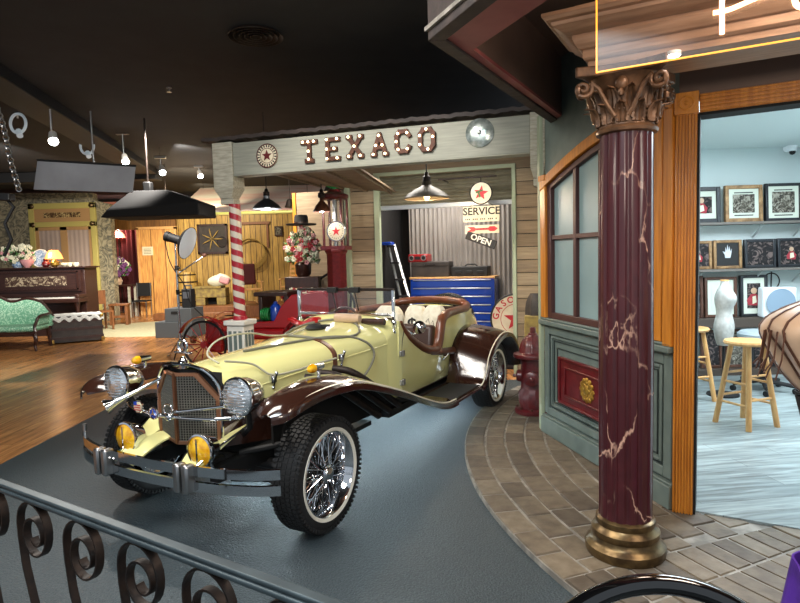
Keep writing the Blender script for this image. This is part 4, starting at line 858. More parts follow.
# round signs on the beam
x, z = hit(268, 156, BM, RB)
t = thing('round_sign', 'weathered round sign with a dark red star on the left end of the header beam', 'sign', loc(BM, RB, x, -.01, z), RB)
MB().prism(disc(.122), -.012, 0, 'Y').build('sign_disc', 'signw', t); mb = MB(); mb.torus((0, -.013, 0), .117, .006, (0, 1, 0), 40, 6); mb.torus((0, -.013, 0), .075, .003, (0, 1, 0), 40, 6); mb.build('sign_ring', 'mcloth', t)
MB().prism(star(.06, .42), -.017, -.012, 'Y').build('star', 'burg', t)
mb = MB()
for i in range(22):
    a = 2 * PI * i / 22; mb.box((.097 * math.sin(a), -.0135, .097 * math.cos(a)), (.012, .003, .024), Matrix.Rotation(a, 3, 'Y'))
mb.build('worn_lettering', 'ink', t)
x, z = hit(480, 133, BM, RB)
t = thing('silver_disc', 'shiny silver blotched disc on the right end of the header beam', 'disc', loc(BM, RB, x, -.01, z), RB)
M['silv'] = mat('blotched_silver', 'c9d2cc', .25, .7, '8f9c96', 22, .3)
MB().lathe([(0, -.03), (.05, -.028), (.1, -.018), (.13, -.004), (.132, .004)], (0, 0, 0), (0, 1, 0), 40).build('dish', 'silv', t)
MB().ball((.0, -.032, .0), (.02, .008, .02), 8).build('centre_knob', 'dchrome', t)
# pendants
def pendant(px, py0, py1, Y, wd, label, shade, power, glow='hot', col=NEUT, ct=2.86):
    top = at(px, py0, Y); bot = at(px, py1, Y); r_ = wd / 2; h_ = top.z - bot.z
    t = thing('pendant_lamp', label, 'lamp', bot)
    MB().lathe([(r_, 0), (r_ * 1.0, .012), (r_ * .86, .05), (r_ * .55, .10), (r_ * .27, .135), (r_ * .2, .15), (r_ * .2, .19)], n=36, cap=False).build('lamp_shade', shade, t, solid=.005)
    MB().lathe([(.035, .18), (.045, .19), (.045, .24), (.03, .25), (.02, .29)], n=16).build('socket', 'iron', t)
    MB().cyl((0, 0, .28), (0, 0, ct - bot.z), .007, n=8).build('cord', 'black', t)
    MB().ball((0, 0, .03), (.032, .032, .04), 12).build('bulb', glow, t)
    l = point('pendant_light', bot + Vector((0, 0, -.02)), power, col); return t
pendant(427, 160, 199, 6.55, .50, 'large bronze pendant lamp hanging before the raised garage door', 'shade', 40, 'warmbulb', WARM)
pendant(267, 190, 209, 8.6, .40, 'grey barn pendant lamp hanging left of the gas pump', 'steel', 22, ct=3.71)
t = pendant(322, 200, 212, 7.7, .22, 'small round pendant lamp beside the gas pump', 'rust', 6)

# gas pump
gp_ = at(338, 300, 8.05); t = thing('gas_pump', 'tall dark red vintage gas pump with round clock face and glass cylinder', 'pump', (gp_.x, gp_.y, 0), RB)
mb = MB(); mb.lathe([(.21, 0), (.21, .08), (.15, .12), (.14, .3), (.14, 1.65), (.165, 1.68), (.165, 1.72)], n=8); mb.build('pump_body', 'dred', t, bev=.006)
MB().b2((-.18, -.13, 1.70), (.18, .13, 1.76)).build('shelf_plate', 'dred', t, bev=.01); mb = MB(); mb.lathe([(.16, 2.38), (.19, 2.4), (.19, 2.44), (.1, 2.48), (.08, 2.52)], n=24); mb.build('collar', 'dred', t, bev=.01)
for x, y in ((-.13, -.1), (.13, -.1), (-.13, .1), (.13, .1)): MB().cyl((x, y, 1.76), (x, y, 2.39), .018).build('tie_rod', 'dred', t)
MB().lathe([(.10, 1.76), (.10, 2.38)], n=28).build('glass_cylinder', 'glass', t)
MB().lathe([(.03, 1.76), (.03, 2.38)], n=12).build('gauge_tube', 'dchrome', t)
fcx = MB(); fcx.lathe([(0, -.035), (.115, -.035), (.13, -.03), (.135, 0)], (.08, -.13, 1.95), (0, 1, 0), 32); o = fcx.build('dial', 'signw', t)
MB().torus((.08, -.163, 1.95), .128, .010, (0, 1, 0), 32, 8).build('bezel', 'chrome', o); MB().prism([(x + .08, z + 1.95) for x, z in star(.07, .35)], -.17, -.166, 'Y').build('star', 'star', o)
mb = MB()
for i in range(20): a = 2 * PI * i / 20; mb.box((.08 + .095 * math.sin(a), -.167, 1.95 + .095 * math.cos(a)), (.006, .003, .018), Matrix.Rotation(a, 3, 'Y'))
mb.build('tick_marks', 'ink', o)
MB().tube(spline([(.15, -.06, 1.2), (.27, -.08, 1.0), (.25, -.1, .6), (.18, -.12, .35), (.2, -.1, .7), (.24, -.1, 1.1)], 8), .016, 8).build('hose', 'black', t)
MB().lathe([(.0, -.03), (.05, -.025), (.06, 0)], (0, -.14, .86), (0, 1, 0), 24).build('brass_gauge', 'bronze', t)
gl = MB(); gl.lathe([(0, -.075), (.10, -.07), (.15, -.045)], (0, 0, 2.70), (0, 1, 0), 36, cap=False); gl.lathe([(.15, .045), (.10, .07), (0, .075)], (0, 0, 2.70), (0, 1, 0), 36, cap=False); g_ = gl.build('globe_face', 'white', t)
MB().lathe([(.148, -.05), (.168, -.05), (.168, .05), (.148, .05)], (0, 0, 2.70), (0, 1, 0), 36).build('globe_rim', 'green', t); MB().lathe([(.06, 2.50), (.05, 2.56)], n=20).build('globe_neck', 'green', t)
MB().prism([(x - .01, z + 2.70) for x, z in star(.11, .4)], -.088, -.07, 'Y').build('red_star', 'star', g_); text('green_letter', 'T', .09, 'green', g_, (-.01, -.09, 2.70), ext=.003, bold=.004)

# hanging signs by the raised door
SP = GW + Vector((-math.sin(RB), math.cos(RB), 0)) * -.35
def onS(px, py): x, z = hit(px, py, SP, RB); return loc(SP, RB, x, 0, z)
p = onS(481, 193); t = thing('star_service_sign', 'round white sign with red star above a cream SERVICE plate, hung in the garage opening', 'sign', p, RB)
MB().prism(disc(.135), -.008, .008, 'Y').build('sign_disc', 'signw', t); MB().torus((0, 0, 0), .135, .010, (0, 1, 0), 36, 8).build('rim', 'ink', t)
MB().prism(star(.095, .42, .15), -.014, -.008, 'Y').build('star', 'star', t); 
mb = MB()
mb.box((-.02, -.0145, .02), (.09, .004, .02), (0, -.3, 0)); mb.box((-.02, -.015, -.02), (.02, .004, .07), (0, -.3, 0)); mb.build('green_t_mark', 'leaf', t)
mb = MB(); mb.tube([(-.55, .0, .20), (.2, 0, .20)], .012, 8); mb.cyl((0, 0, .13), (0, 0, .20), .006); mb.cyl((-.5, .0, .20), (-.5, .34, .20), .01); mb.build('wall_bracket', 'iron', t)
p = onS(481.5, 213); t = thing('service_sign', 'cream rectangular plate reading SERVICE under the round star sign', 'sign', p, RB)
MB().b2((-.235, -.006, -.11), (.225, .006, .085)).build('plate', 'signw', t, bev=.002); text('service_lettering', 'SERVICE', .13, 'ink', t, (0, -.008, .02), bold=.003); 
mb = MB(); 
for i in range(17): 
    if i % 4 != 3: mb.box((-.2 + i * .024, -.0075, -.075), (.014, .002, .02))
mb.build('small_lettering', 'ink', t); MB().cyl((-.15, 0, .085), (-.1, 0, .12), .003).cyl((.15, 0, .085), (.1, 0, .12), .003).build('hanging_wire', 'ink', t)
p = onS(482, 229); t = thing('wrench_sign', 'small white plate with a red wrench shape below the SERVICE plate', 'sign', p, RB)
MB().b2((-.215, -.006, -.055), (.215, .006, .05)).build('plate', 'signw', t); MB().prism([(-.19, -.03), (-.1, -.03), (-.08, -.012), (.08, -.012), (.1, -.03), (.16, -.03), (.2, 0), (.16, .03), (.1, .03), (.08, .012), (-.08, .012), (-.1, .03), (-.19, .03), (-.14, 0)], -.009, -.006, 'Y').build('red_wrench', 'star', t)
mb = MB(); [mb.box((-.06 + i * .02, -.0105, 0), (.008, .002, .012)) for i in range(7)]; mb.build('small_lettering', 'ink', t)
p = onS(481, 240); t = thing('open_sign', 'tilted black OPEN sign hanging below the wrench plate', 'sign', p, RB, rot=(0, .38, RB))
MB().b2((-.20, -.008, -.055), (.20, .008, .055)).build('plate', 'ink', t, bev=.01); text('open_lettering', 'OPEN', .105, 'white', t, (0, -.010, 0), bold=.002)
# tool chest etc. inside the garage
TP = GW + Vector((-math.sin(RB), math.cos(RB), 0)) * .95
x0, z1 = hit(410, 283, TP, RB); x1, _ = hit(494, 275, TP, RB); zt = hit(440, 277, TP, RB)[1]
cx_, wd = (x0 + x1) / 2, abs(x1 - x0)
t = thing('tool_chest', 'blue steel drawer tool chest with silver handles in the garage bay', 'tool chest', loc(TP, RB, cx_, .24, 0), RB)
mb = MB(); mb.b2((-wd / 2, -.22, .06), (wd / 2, .22, zt - .03)); mb.build('cabinet_body', 'blue', t, bev=.01)
MB().b2((-wd / 2 - .01, -.235, zt - .03), (wd / 2 + .01, .225, zt)).build('top_board', 'pine', t, bev=.004)
z = .12
while z < zt - .12:
    h = .125; o = MB().b2((-wd / 2 + .03, -.238, z), (wd / 2 - .03, -.22, z + h - .012)).build('drawer', 'blue', t, bev=.003); MB().b2((-wd / 2 + .05, -.262, z + h - .035), (wd / 2 - .05, -.238, z + h - .02)).build('handle', 'lite', o, bev=.004); z += h
def onchest(px): x, _ = hit(px, 270, TP, RB); return x
def prop(name, label, cat, a, b, h, m_, dy=.22, extra=None, base=None):
    xa, xb = onchest(a), onchest(b); t = thing(name, label, cat, loc(TP, RB, (xa + xb) / 2, dy, zt if base is None else base), RB); w_ = abs(xb - xa)
    MB().b2((-w_ / 2, -.15, 0), (w_ / 2, .15, h)).build('case', m_, t, bev=.012); 
    if extra: extra(t, w_, h)
    return t
def ex1(t, w_, h): MB().b2((-w_ / 2 - .003, -.153, h * .7), (w_ / 2 + .003, .153, h * .74)).build('lid_seam', 'iron', t); MB().tube([(-.08, -.155, h * .8), (-.07, -.19, h * .8), (.07, -.19, h * .8), (.08, -.155, h * .8)], .008, 6).build('handle', 'iron', t)
def ex2(t, w_, h):
    for x in (-w_ * .3, 0, w_ * .3): MB().b2((x - .05, -.165, h * .25), (x + .05, -.15, h * .6)).build('pocket', 'black', t, bev=.008)
    MB().tube([(-.1, 0, h), (-.06, 0, h + .03), (.06, 0, h + .03), (.1, 0, h)], .01, 6).build('handle', 'black', t)
M['case'] = mat('dusty_black_case', '2b2624', .65, col2='3a332f', scale=10)
prop('toolbox', 'large dusty black toolbox on the left of the blue tool chest', 'toolbox', 410, 448, .235, 'case', extra=ex1)
prop('tool_case', 'long low black case on the right of the blue tool chest', 'case', 450, 487, .15, 'black', extra=ex2)
def ex3(t, w_, h):
    for x in (-w_ * .32, w_ * .32): MB().torus((x, -.152, h / 2), h * .3, .008, (0, 1, 0), 20, 6).build('speaker_ring', 'dchrome', t); MB().lathe([(0, -.002), (h * .28, -.002), (h * .28, .004)], (x, -.152, h / 2), (0, 1, 0), 20).build('speaker_cone', 'black', t)
    MB().b2((-w_ * .14, -.154, h * .3), (w_ * .14, -.150, h * .7)).build('tuner', 'black', t)
prop('portable_radio', 'small red and black two-speaker radio on top of the large toolbox', 'radio', 407, 426, .12, 'red', extra=ex3, base=zt + .235)
# ladder
lp = GW + Vector((-math.sin(RB), math.cos(RB), 0)) * .75
xa, za = hit(388, 245, lp, RB); xb, zb = hit(410, 322, lp, RB)
t = thing('step_ladder', 'dark and silver step ladder leaning at the left side of the garage opening', 'ladder', loc(lp, RB, xa, 0, 0), RB)
sl = (xb - xa) / (za - zb)
for dx in (0, .17):
    MB().cyl((dx * .6, 0, za), (dx + sl * za, -.25, 0), .022, n=4).build('rail', 'lite' if dx else 'lite', t)
for i in range(7):
    z = .25 + i * .25; x = sl * (za - z); w_ = .17 - .068 * z / za; MB().box((x + w_ / 2, -.25 * (1 - z / za), z), (w_ + .02, .09, .025)).build('tread', 'black', t)
MB().box((.0, .0, za + .02), (.16, .16, .05)).build('top_cap', 'blue', t, bev=.01)
# gasoline sign
gs = GW + Vector((-math.sin(RB), math.cos(RB), 0)) * .35
x, z = hit(516, 319, gs, RB); p = loc(gs, RB, x, 0, z); t = thing('gasoline_sign', 'large round white sign with red star and red lettering behind the hydrant', 'sign', p, RB)
MB().prism(disc(.34, 56), -.015, 0, 'Y').build('sign_disc', 'signw', t); MB().torus((0, -.01, 0), .34, .014, (0, 1, 0), 56, 8).build('rim', 'ink', t); MB().prism(star(.17, .4), -.022, -.015, 'Y').build('star', 'star', t); mb = MB(); mb.torus((0, -.016, 0), .205, .004, (0, 1, 0), 48, 6); mb.build('inner_ring', 'star', t)
for i, ch_ in enumerate('GASOLINE'):
    a = math.radians(-82 + i * 22.5); text('sign_letter', ch_, .12, 'star', t, (.27 * math.sin(a), -.017, .27 * math.cos(a)), (PI / 2, a, 0), ext=.003, bold=.003)
MB().b2((-.03, .0, -z - .0), (.03, .04, -.2)).b2((-.2, -.02, -z), (.2, .25, -z + .03)).build('stand', 'iron', t)

# hydrant
hp = fl(528, 410, P0); t = thing('fire_hydrant', 'weathered dark red cast iron fire hydrant on the paved step', 'hydrant', (1.275, 5.66, P0 - .004), RB); t.scale = (1.12, 1.12, 1.06)
MB().lathe([(.155, 0), (.16, .01), (.16, .035), (.15, .045), (.115, .05), (.115, .06)], n=28).build('base_flange', 'dred', t)
mb = MB(); mb.lathe([(.113, .05), (.12, .10), (.122, .19), (.108, .22), (.105, .24), (.105, .46), (.108, .52)], n=112, mod=lambda a, h: 1 + (.05 * max(0, math.cos(14 * a)) if .08 < h < .2 else 0)); mb.build('barrel', 'dred', t)
for i in range(8): a = i * PI / 4; MB().cyl((.137 * math.cos(a), .137 * math.sin(a), .04), (.137 * math.cos(a), .137 * math.sin(a), .062), .012, n=6).build('bolt', 'rust', t)
MB().lathe([(.11, .50), (.165, .515), (.17, .53), (.165, .548), (.12, .56), (.112, .58), (.105, .62), (.085, .67), (.055, .71), (.04, .72), (.038, .735), (.026, .74), (.026, .78), (.018, .79)], n=96, mod=lambda a, h: 1 + (.05 * max(0, math.cos(12 * a)) if .56 < h < .70 else 0)).build('bonnet', 'dred', t)
for ax, r_, ln in (((0, -1, 0), .062, .155), ((1, 0, 0), .075, .20), ((-1, 0, 0), .05, .14)):
    o = MB().lathe([(r_ * .85, .08), (r_ * .85, ln - .05), (r_ * 1.1, ln - .045), (r_ * 1.1, ln - .01), (r_ * .9, ln), (r_ * .3, ln + .002), (r_ * .3, ln + .03), (r_ * .2, ln + .034)], (0, 0, .34), ax, 20).build('nozzle_cap', 'dred', t)
# bundle behind hydrant
p = at(536, 318, 6.6); t = thing('side_stand', 'pale green stand with a grey bundle tied on it, behind the hydrant', 'stand', (p.x, p.y, P0 - .05), RB)
MB().b2((-.12, -.1, 0), (.12, .1, .90)).build('stand_box', 'clay', t, bev=.01)
mb = MB(); mb.grid(lambda u, v: ((.10 + .03 * math.sin(6 * u * PI)) * math.cos(2 * PI * u) * (1 - .5 * v ** 3), .08 * math.sin(2 * PI * u) * (1 - .5 * v ** 3), .90 + .24 * v), 24, 8); mb.build('grey_bundle', 'case', t, solid=.01)

# ================================================================ BEHIND THE CAR: red buggy, flowers, chairs
bp_ = at(262, 330, 9.0); t = thing('red_buggy', 'bright red antique buggy with dark seat and thin wire wheels behind the cream car', 'buggy', (bp_.x, bp_.y, 0), RB + .12)
def pxb(px, py): x, z = hit(px, py, bp_, RB + .12); return x, z
mb = MB(); x0, z0_ = pxb(214, 318); x1, z1_ = pxb(232, 350); mb.b2((x0, -.3, .22), (x1, .3, z0_)); mb.build('front_cowl', 'red', t, bev=.04)
xa, za = pxb(250, 312); xb, zb = pxb(345, 300)
mb = MB(); mb.b2((x1 - .02, -.35, .42), (xb, .35, .60)); mb.build('chassis_tub', 'red', t, bev=.05)
prof_ = [(xa, .60), (xa + .1, .68), (pxb(283, 312)[0], .70), (pxb(290, 300)[0], .92), (pxb(300, 289)[0], 1.08), (pxb(330, 287)[0], 1.12), (pxb(343, 300)[0], .9), (xb, .60)]
mb = MB(); mb.prism(prof_, -.36, -.31, 'Y'); mb.prism(prof_, .31, .36, 'Y'); mb.build('side_panel', 'red', t, bev=.012)
sx0, sx1 = pxb(262, 300)[0], pxb(287, 290)[0]
mb = MB(); mb.b2((sx0, -.30, 1.06), (sx1 + .12, .30, 1.12)); mb.b2((sx0 + .06, -.27, .66), (sx0 + .12, .27, 1.06)); mb.b2((sx1 + .05, -.28, .62), (sx1 + .12, .28, 1.1)); mb.build('seat_frame', 'dleather', t, bev=.01)
MB().b2((sx0 - .05, -.29, .62), (sx0 + .12, .29, .70)).build('seat_cushion', 'black', t, bev=.02)
for px in (218, 318):
    for s_ in (-1, 1):
        x = pxb(px, 335)[0]; w2 = MB(); w2.torus((x, s_ * .42, .36), .345, .018, (0, 1, 0), 36, 8); o = w2.build('wheel', 'black', t)
        w2 = MB(); w2.cyl((x, s_ * .38, .36), (x, s_ * .46, .36), .05); [w2.cyl((x, s_ * .42, .36), (x + .33 * math.cos(i * PI / 7), s_ * .42, .36 + .33 * math.sin(i * PI / 7)), .008, n=6) for i in range(14)]; w2.build('wheel_spokes', 'red', o)
        f_ = MB(); f_.tube([(x + .42 * math.cos(a), s_ * .42, .36 + .42 * math.sin(a)) for a in [.5 + i * .2 for i in range(12)]], .06, 6, flat=.15, upv=(0, 1, 0)); f_.build('fender', 'red', t)
    MB().cyl((pxb(px, 335)[0], -.42, .36), (pxb(px, 335)[0], .42, .36), .02).build('axle', 'black', t)
for x in (pxb(203, 338)[0],): MB().lathe([(.0, .05), (.05, .04), (.06, 0), (.05, -.02)], (x, -.3, .42), (1, 0, 0), 20).build('brass_lamp', 'copper', t)
xs_ = pxb(322, 300)[0]; o = MB().b2((xs_ - .17, -.25, .60), (xs_ + .17, .15, 1.02)).build('seat_back', 'dred', t, bev=.05)
for i in range(6): MB().ball((xs_ - .12 + (i % 3) * .12, -.25, .74 + (i // 3) * .16), .012, 6).build('button', 'red', o)
sf = loc(bp_, RB + .12, pxb(272, 314)[0], 0, 0); 
mb = MB(); [mb.torus((i * .035, 0, 0), .085, .016, (1, .15, 0), 28, 8) for i in range(4)]; o = mb.build('green_hose_coil', 'green'); o.location = loc(bp_, RB + .12, pxb(272, 309)[0] - .05, -.22, -bp_.z + .79); o.rotation_euler = (0, 0, RB); tag(o, 'bright green coiled cord lying under the buggy seat', 'coil')
mb = MB(); mb.lathe([(.0, 0), (.075, 0), (.08, .02), (.08, .2), (.05, .24), (.03, .25), (.03, .28), (0, .28)], n=20); o = mb.build('blue_jug', 'blue'); o.location = loc(bp_, RB + .12, pxb(282, 309)[0], -.24, -bp_.z + .70); tag(o, 'blue jug standing beside the green coil in the buggy', 'jug')

def flowers(t, c, R_, n, mats, rnd, leaf=True, s=.03, nm='blossoms'):
    for m_, fr in mats:
        mb = MB()
        for i in range(int(n * fr)):
            a, b = rnd.uniform(0, 2 * PI), rnd.uniform(-.5, 1); rr_ = rnd.uniform(.6, 1); cb = math.sqrt(max(0, 1 - b * b)); p = Vector((c[0] + R_[0] * rr_ * cb * math.cos(a), c[1] + R_[1] * rr_ * cb * math.sin(a), c[2] + R_[2] * rr_ * b))
            if m_ == 'leaf':
                d = Vector((rnd.uniform(-1, 1), rnd.uniform(-1, 1), rnd.uniform(-.3, 1))).normalized(); u = d.orthogonal().normalized(); mb.add([p - d * s, p + u * s * .4, p + d * s * 1.3, p - u * s * .4, p + d.cross(u) * s * .12], [(0, 1, 4), (1, 2, 4), (2, 3, 4), (3, 0, 4)])
            else:
                for k in range(5):
                    q_ = Vector((math.cos(k * 1.256), rnd.uniform(-.3, .3), math.sin(k * 1.256))) * s * .55; mb.ball(p + q_, (s * .45, s * .35, s * .45), 6)
        mb.build('foliage' if m_ == 'leaf' else nm, m_, t)
rr = random.Random(21)
p = at(303, 260, 9.9); t = thing('flower_arrangement', 'tall red and white flower arrangement on a dark box beside the gas pump', 'flowers', (p.x, p.y, 1.30))
flowers(t, (0, 0, .42), (.29, .22, .43), 170, [('leaf', 1.0), ('petw', .42), ('petr', .2), ('petk', .2)], rr, s=.045); MB().lathe([(.09, 0), (.13, .05), (.14, .2), (.10, .24)], n=18).build('vase', 'walnut', t)
t = thing('dark_crate', 'dark wooden crate carrying the red and white flowers', 'crate', (p.x, p.y, 0)); MB().b2((-.28, -.22, 1.12), (.28, .22, 1.30)).build('crate_box', 'walnut', t, bev=.01)
for sx in (-.24, .24):
    for sy in (-.18, .18): MB().b2((sx - .03, sy - .03, 0), (sx + .03, sy + .03, 1.12)).build('leg', 'walnut', t)
t = thing('red_garland', 'red and white striped garland bunched below the dark crate', 'garland', (p.x, p.y - .3, .9)); flowers(t, (0, 0, .08), (.33, .1, .14), 90, [('petr', .6), ('petw', .4)], rr, s=.04, nm='ribbon_loops')
p = at(301, 219, 9.8); t = thing('black_hat', 'black wide-brimmed hat sitting on top of the flower arrangement', 'hat', p + Vector((0, 0, -.10)), .2)
MB().lathe([(.10, .16), (.11, .13), (.115, .03), (.13, .01), (.24, .0), (.25, .02)], n=28, cap=False).lathe([(0, .17), (.10, .16)], n=28, cap=False).build('crown_and_brim', 'felt', t, solid=.006); MB().lathe([(.118, .02), (.117, .05)], n=28, cap=False).build('hat_band', 'walnut', t, solid=.003)
# dark timber board behind the flowers and sloping grey tripod
p = at(312, 240, 10.4); t = thing('dark_screen', 'dark brown timber screen standing behind the flower arrangement', 'screen', (p.x, p.y, 0), RB); MB().b2((-.30, -.03, 0), (.62, .03, 2.75)).build('panel', 'siding2', t); MB().b2((-.33, -.05, 0), (-.27, .05, 2.75)).build('post', 'orange', t)
p = at(318, 290, 9.3); p = at(322, 300, 9.3); t = thing('cart_wheel', 'big black-rimmed wheel leaning behind the gas pump', 'wheel', (p.x + .2, p.y + .55, .86), RB)
MB().torus((0, 0, 0), .50, .022, (0, 1, 0), 48, 8).build('rim', 'black', t); MB().prism(disc(.47, 40), .0, .02, 'Y').build('wheel_disc', 'siding2', t); MB().cyl((0, -.05, 0), (0, .05, 0), .07).build('hub', 'iron', t)
MB().b2((-.03, .03, -.86), (.03, .08, .1)).build('support', 'iron', t)
# ================================================================ FAR LEFT AND BACK: planked stage, wallpapered wall
PW = 18.4
pa, pb_ = at(137, 240, PW), at(345, 240, PW)
o = struct('wall_plank', MB().b2((pa.x, PW, 0), (pb_.x + 1.5, PW + .1, 3.35)), 'plank')
struct('wall_header', MB().b2((at(109, 225, PW - .1).x, PW - .16, 2.62), (at(176, 225, PW - .1).x, PW - .02, 3.35)), 'header')
struct('trim_11', MB().b2((at(176, 225, PW).x, PW - .05, 3.0), (pb_.x + 1.5, PW, 3.08)), 'yel')
aw_ = thing('striped_awning', 'pale sagging awning with faded pink stripes over the planked wall', 'awning', (0, 0, 0))
l_, r_ = at(172, 200, 13.4), at(316, 200, 13.4)
MB().grid(lambda u, v: (l_.x + (r_.x - l_.x) * u, 15.4 - 2.6 * v, 3.48 - .84 * v + .03 * math.sin(u * 25) * v - .08 * math.sin(PI * v)), 60, 6).build('awning_cloth', 'canopy', aw_, solid=.02)
MB().b2((l_.x, 12.78, 2.60), (r_.x, 12.82, 2.64)).build('valance_rail', 'yelg', aw_)
for x_ in (l_.x + .1, r_.x - .1):
    for y_, z_ in ((12.8, 2.63), (15.3, 3.46)): MB().cyl((x_, y_, z_), (x_, y_, 3.71), .006, n=6).build('hanging_wire', 'iron', aw_)
# pine partition with paper
q0, q1 = at(137, 240, 18.0), at(167, 240, 18.0)
t = thing('pine_partition', 'knotty pine plank partition with a small paper notice, left of the barrel', 'partition', (q0.x, 18.0, 0)); w_ = q1.x - q0.x + .3
M['planks2'] = plank_mat('pale_pine_planks', 'c78f4a', 'd6a25c', '6a421c', 40, .42, .5, PI / 2, 'XZ', .55, .3, mortar=.03)
MB().b2((0, 0, 0), (w_, .05, 2.62)).build('plank_panel', 'planks2', t); MB().b2((0, -.03, 0), (.06, .06, 2.66)).b2((w_ - .08, -.03, 0), (w_, .06, 2.66)).b2((0, -.03, 2.60), (w_, .06, 2.68)).build('frame', 'pine', t)
x, z = at(147, 251, 17.95).x - q0.x, at(147, 251, 17.95).z
MB().b2((x - .16, -.012, z - .13), (x + .16, 0, z + .13)).build('paper_notice', 'paper', t); mb = MB(); [mb.b2((x - .11, -.015, z - .08 + i * .045), (x + .11, -.012, z - .07 + i * .045)) for i in range(4)]; mb.build('notice_lines', 'ink', t)
# stage platform and steps
s0, s1 = at(157, 318, 16.3), at(330, 318, 16.3)
t = thing('stage_platform', 'low brown timber stage along the planked wall', 'platform', (s0.x, 16.4, 0)); W_ = s1.x - s0.x
MB().b2((0.5, 0, .0), (W_, 1.9, .34)).build('deck', 'dpine', t, bev=.02); MB().b2((0, -.35, 0), (W_ * .45, 0.02, .2)).build('lower_step', 'dpine', t, bev=.02)
t = thing('round_rug', 'large pale cream oval rug on the wooden floor before the stage', 'rug', (at(170, 325, 14.6).x, 14.4, 0))
MB().lathe([(0, .012), (1.55, .012), (1.6, .008), (1.6, 0)], n=64, mod=lambda a, h: 1).build('rug_pile', 'rug', t)
t.scale = (1.35, 1.05, 1)
# grey box steps
bpn = fl(176, 338); t = thing('grey_steps', 'grey painted two-tier box steps beside the studio light stand', 'steps', (bpn.x, bpn.y + .3, 0), -.15)
MB().b2((-.42, -.3, 0), (.42, .3, .34)).build('lower_box', 'graypl', t, bev=.01); MB().b2((-.2, -.27, .34), (.40, .28, .62)).build('upper_box', 'graypl', t, bev=.01); MB().b2((-.05, -.275, .50), (.10, -.265, .56)).build('hand_hole', 'slot', t)
t = thing('battery_pack', 'black battery pack with handle on top of the grey steps', 'battery', (bpn.x + .22, bpn.y + .25, .62), -.15); MB().b2((-.11, -.1, 0), (.11, .1, .40)).build('pack_body', 'black', t, bev=.02); MB().tube([(-.08, 0, .40), (-.08, 0, .47), (.08, 0, .47), (.08, 0, .40)], .014, 6).build('handle', 'dchrome', t); MB().b2((-.07, -.106, .2), (.07, -.1, .34)).build('control_panel', 'dchrome', t)
# beauty dish on a stand
sp0 = Vector((-3.67, 9.75, 0)); t = thing('studio_light', 'beauty dish studio light on a chrome three-legged stand', 'studio light', sp0)
MB().cyl((0, 0, .15), (0, 0, 1.1), .02, n=12).cyl((0, 0, 1.1), (.0, 0, 1.98), .015, n=12).build('pole', 'chrome', t)
for i in range(3): a = .5 + i * 2 * PI / 3; MB().tube([(0, 0, .34), (.30 * math.cos(a), .30 * math.sin(a), .02), (.36 * math.cos(a), .36 * math.sin(a), .012)], .013, 8).build('leg', 'chrome', t)
for z in (.36, 1.1, 1.5): MB().cyl((0, 0, z - .04), (0, 0, z + .04), .03, n=12).cyl((0, 0, z), (.06, 0, z), .012, n=8).build('collar', 'black' if z > .5 else 'chrome', t)
hd = at(178, 240, 9.75) - sp0; ax = Vector((.93, -.12, -.32)).normalized()
MB().cyl(hd - ax * .20, hd + ax * .06, .075, n=20).cyl(hd - ax * .22, hd - ax * .16, .085, n=20).build('lamp_head', 'black', t); MB().cyl((0, 0, 1.95), hd, .02).build('tilt_bracket', 'black', t)
MB().lathe([(.07, .04), (.13, .07), (.22, .12), (.265, .17), (.27, .18)], hd, ax, 36, cap=False).build('dish', 'black', t, solid=.006); MB().lathe([(0, .20), (.15, .195), (.262, .178)], hd, ax, 36, cap=False).build('diffuser', 'whitecase', t)
MB().tube(spline([hd - ax * .25, (-.1, 0, 1.6), (.12, 0, 1.2), (.2, .02, .9), (.5, .1, .55)], 8), .008, 6).build('power_cable', 'black', t)
t = thing('boom_arm', 'thin metal arm angled from the studio light stand towards the barrel', 'arm', sp0 + Vector((.0, 0.02, 1.42))); MB().cyl((.03, 0, 0), (.38, .2, .26), .012).build('rod', 'steel', t); MB().ball((.39, .2, .28), (.045, .03, .035), 8).build('grip', 'rust', t)
# barrel, crates, rocking chairs, tall props on the stage
def barrel(p, h, r_, label):
    t = thing('barrel', label, 'barrel', p); MB().lathe([(r_ * .78, 0), (r_ * .9, h * .15), (r_, h * .5), (r_ * .9, h * .85), (r_ * .78, h), (r_ * .7, h - .02), (0, h - .02)], n=24).build('staves', 'clay' if False else 'plank', t)
    for k in (.08, .3, .7, .92): rr_ = r_ * (1 - .22 * (abs(k - .5) * 2) ** 1.6) + .006; MB().lathe([(rr_, h * k - .02), (rr_, h * k + .02)], n=24, cap=False).build('hoop', 'iron', t, solid=.004)
p = at(188, 300, 17.4); barrel((p.x, 17.4, .34), .95, .30, 'pale wooden barrel standing on the stage beside the pine partition')
p = at(212, 300, 17.0); t = thing('timber_box', 'weathered timber box with an open slot below the wreath', 'box', (p.x, 17.1, .34), .1); MB().b2((-.42, -.3, .22), (.42, .3, .48)).b2((-.42, -.3, 0), (-.16, .3, .22)).b2((.16, -.3, 0), (.42, .3, .22)).build('box_body', 'clay', t, bev=.02); MB().b2((-.46, -.32, .48), (.3, .3, .54)).build('lid', 'clay', t, bev=.01); MB().b2((-.16, .1, 0), (.16, .2, .22)).build('slot_back', 'slot', t)
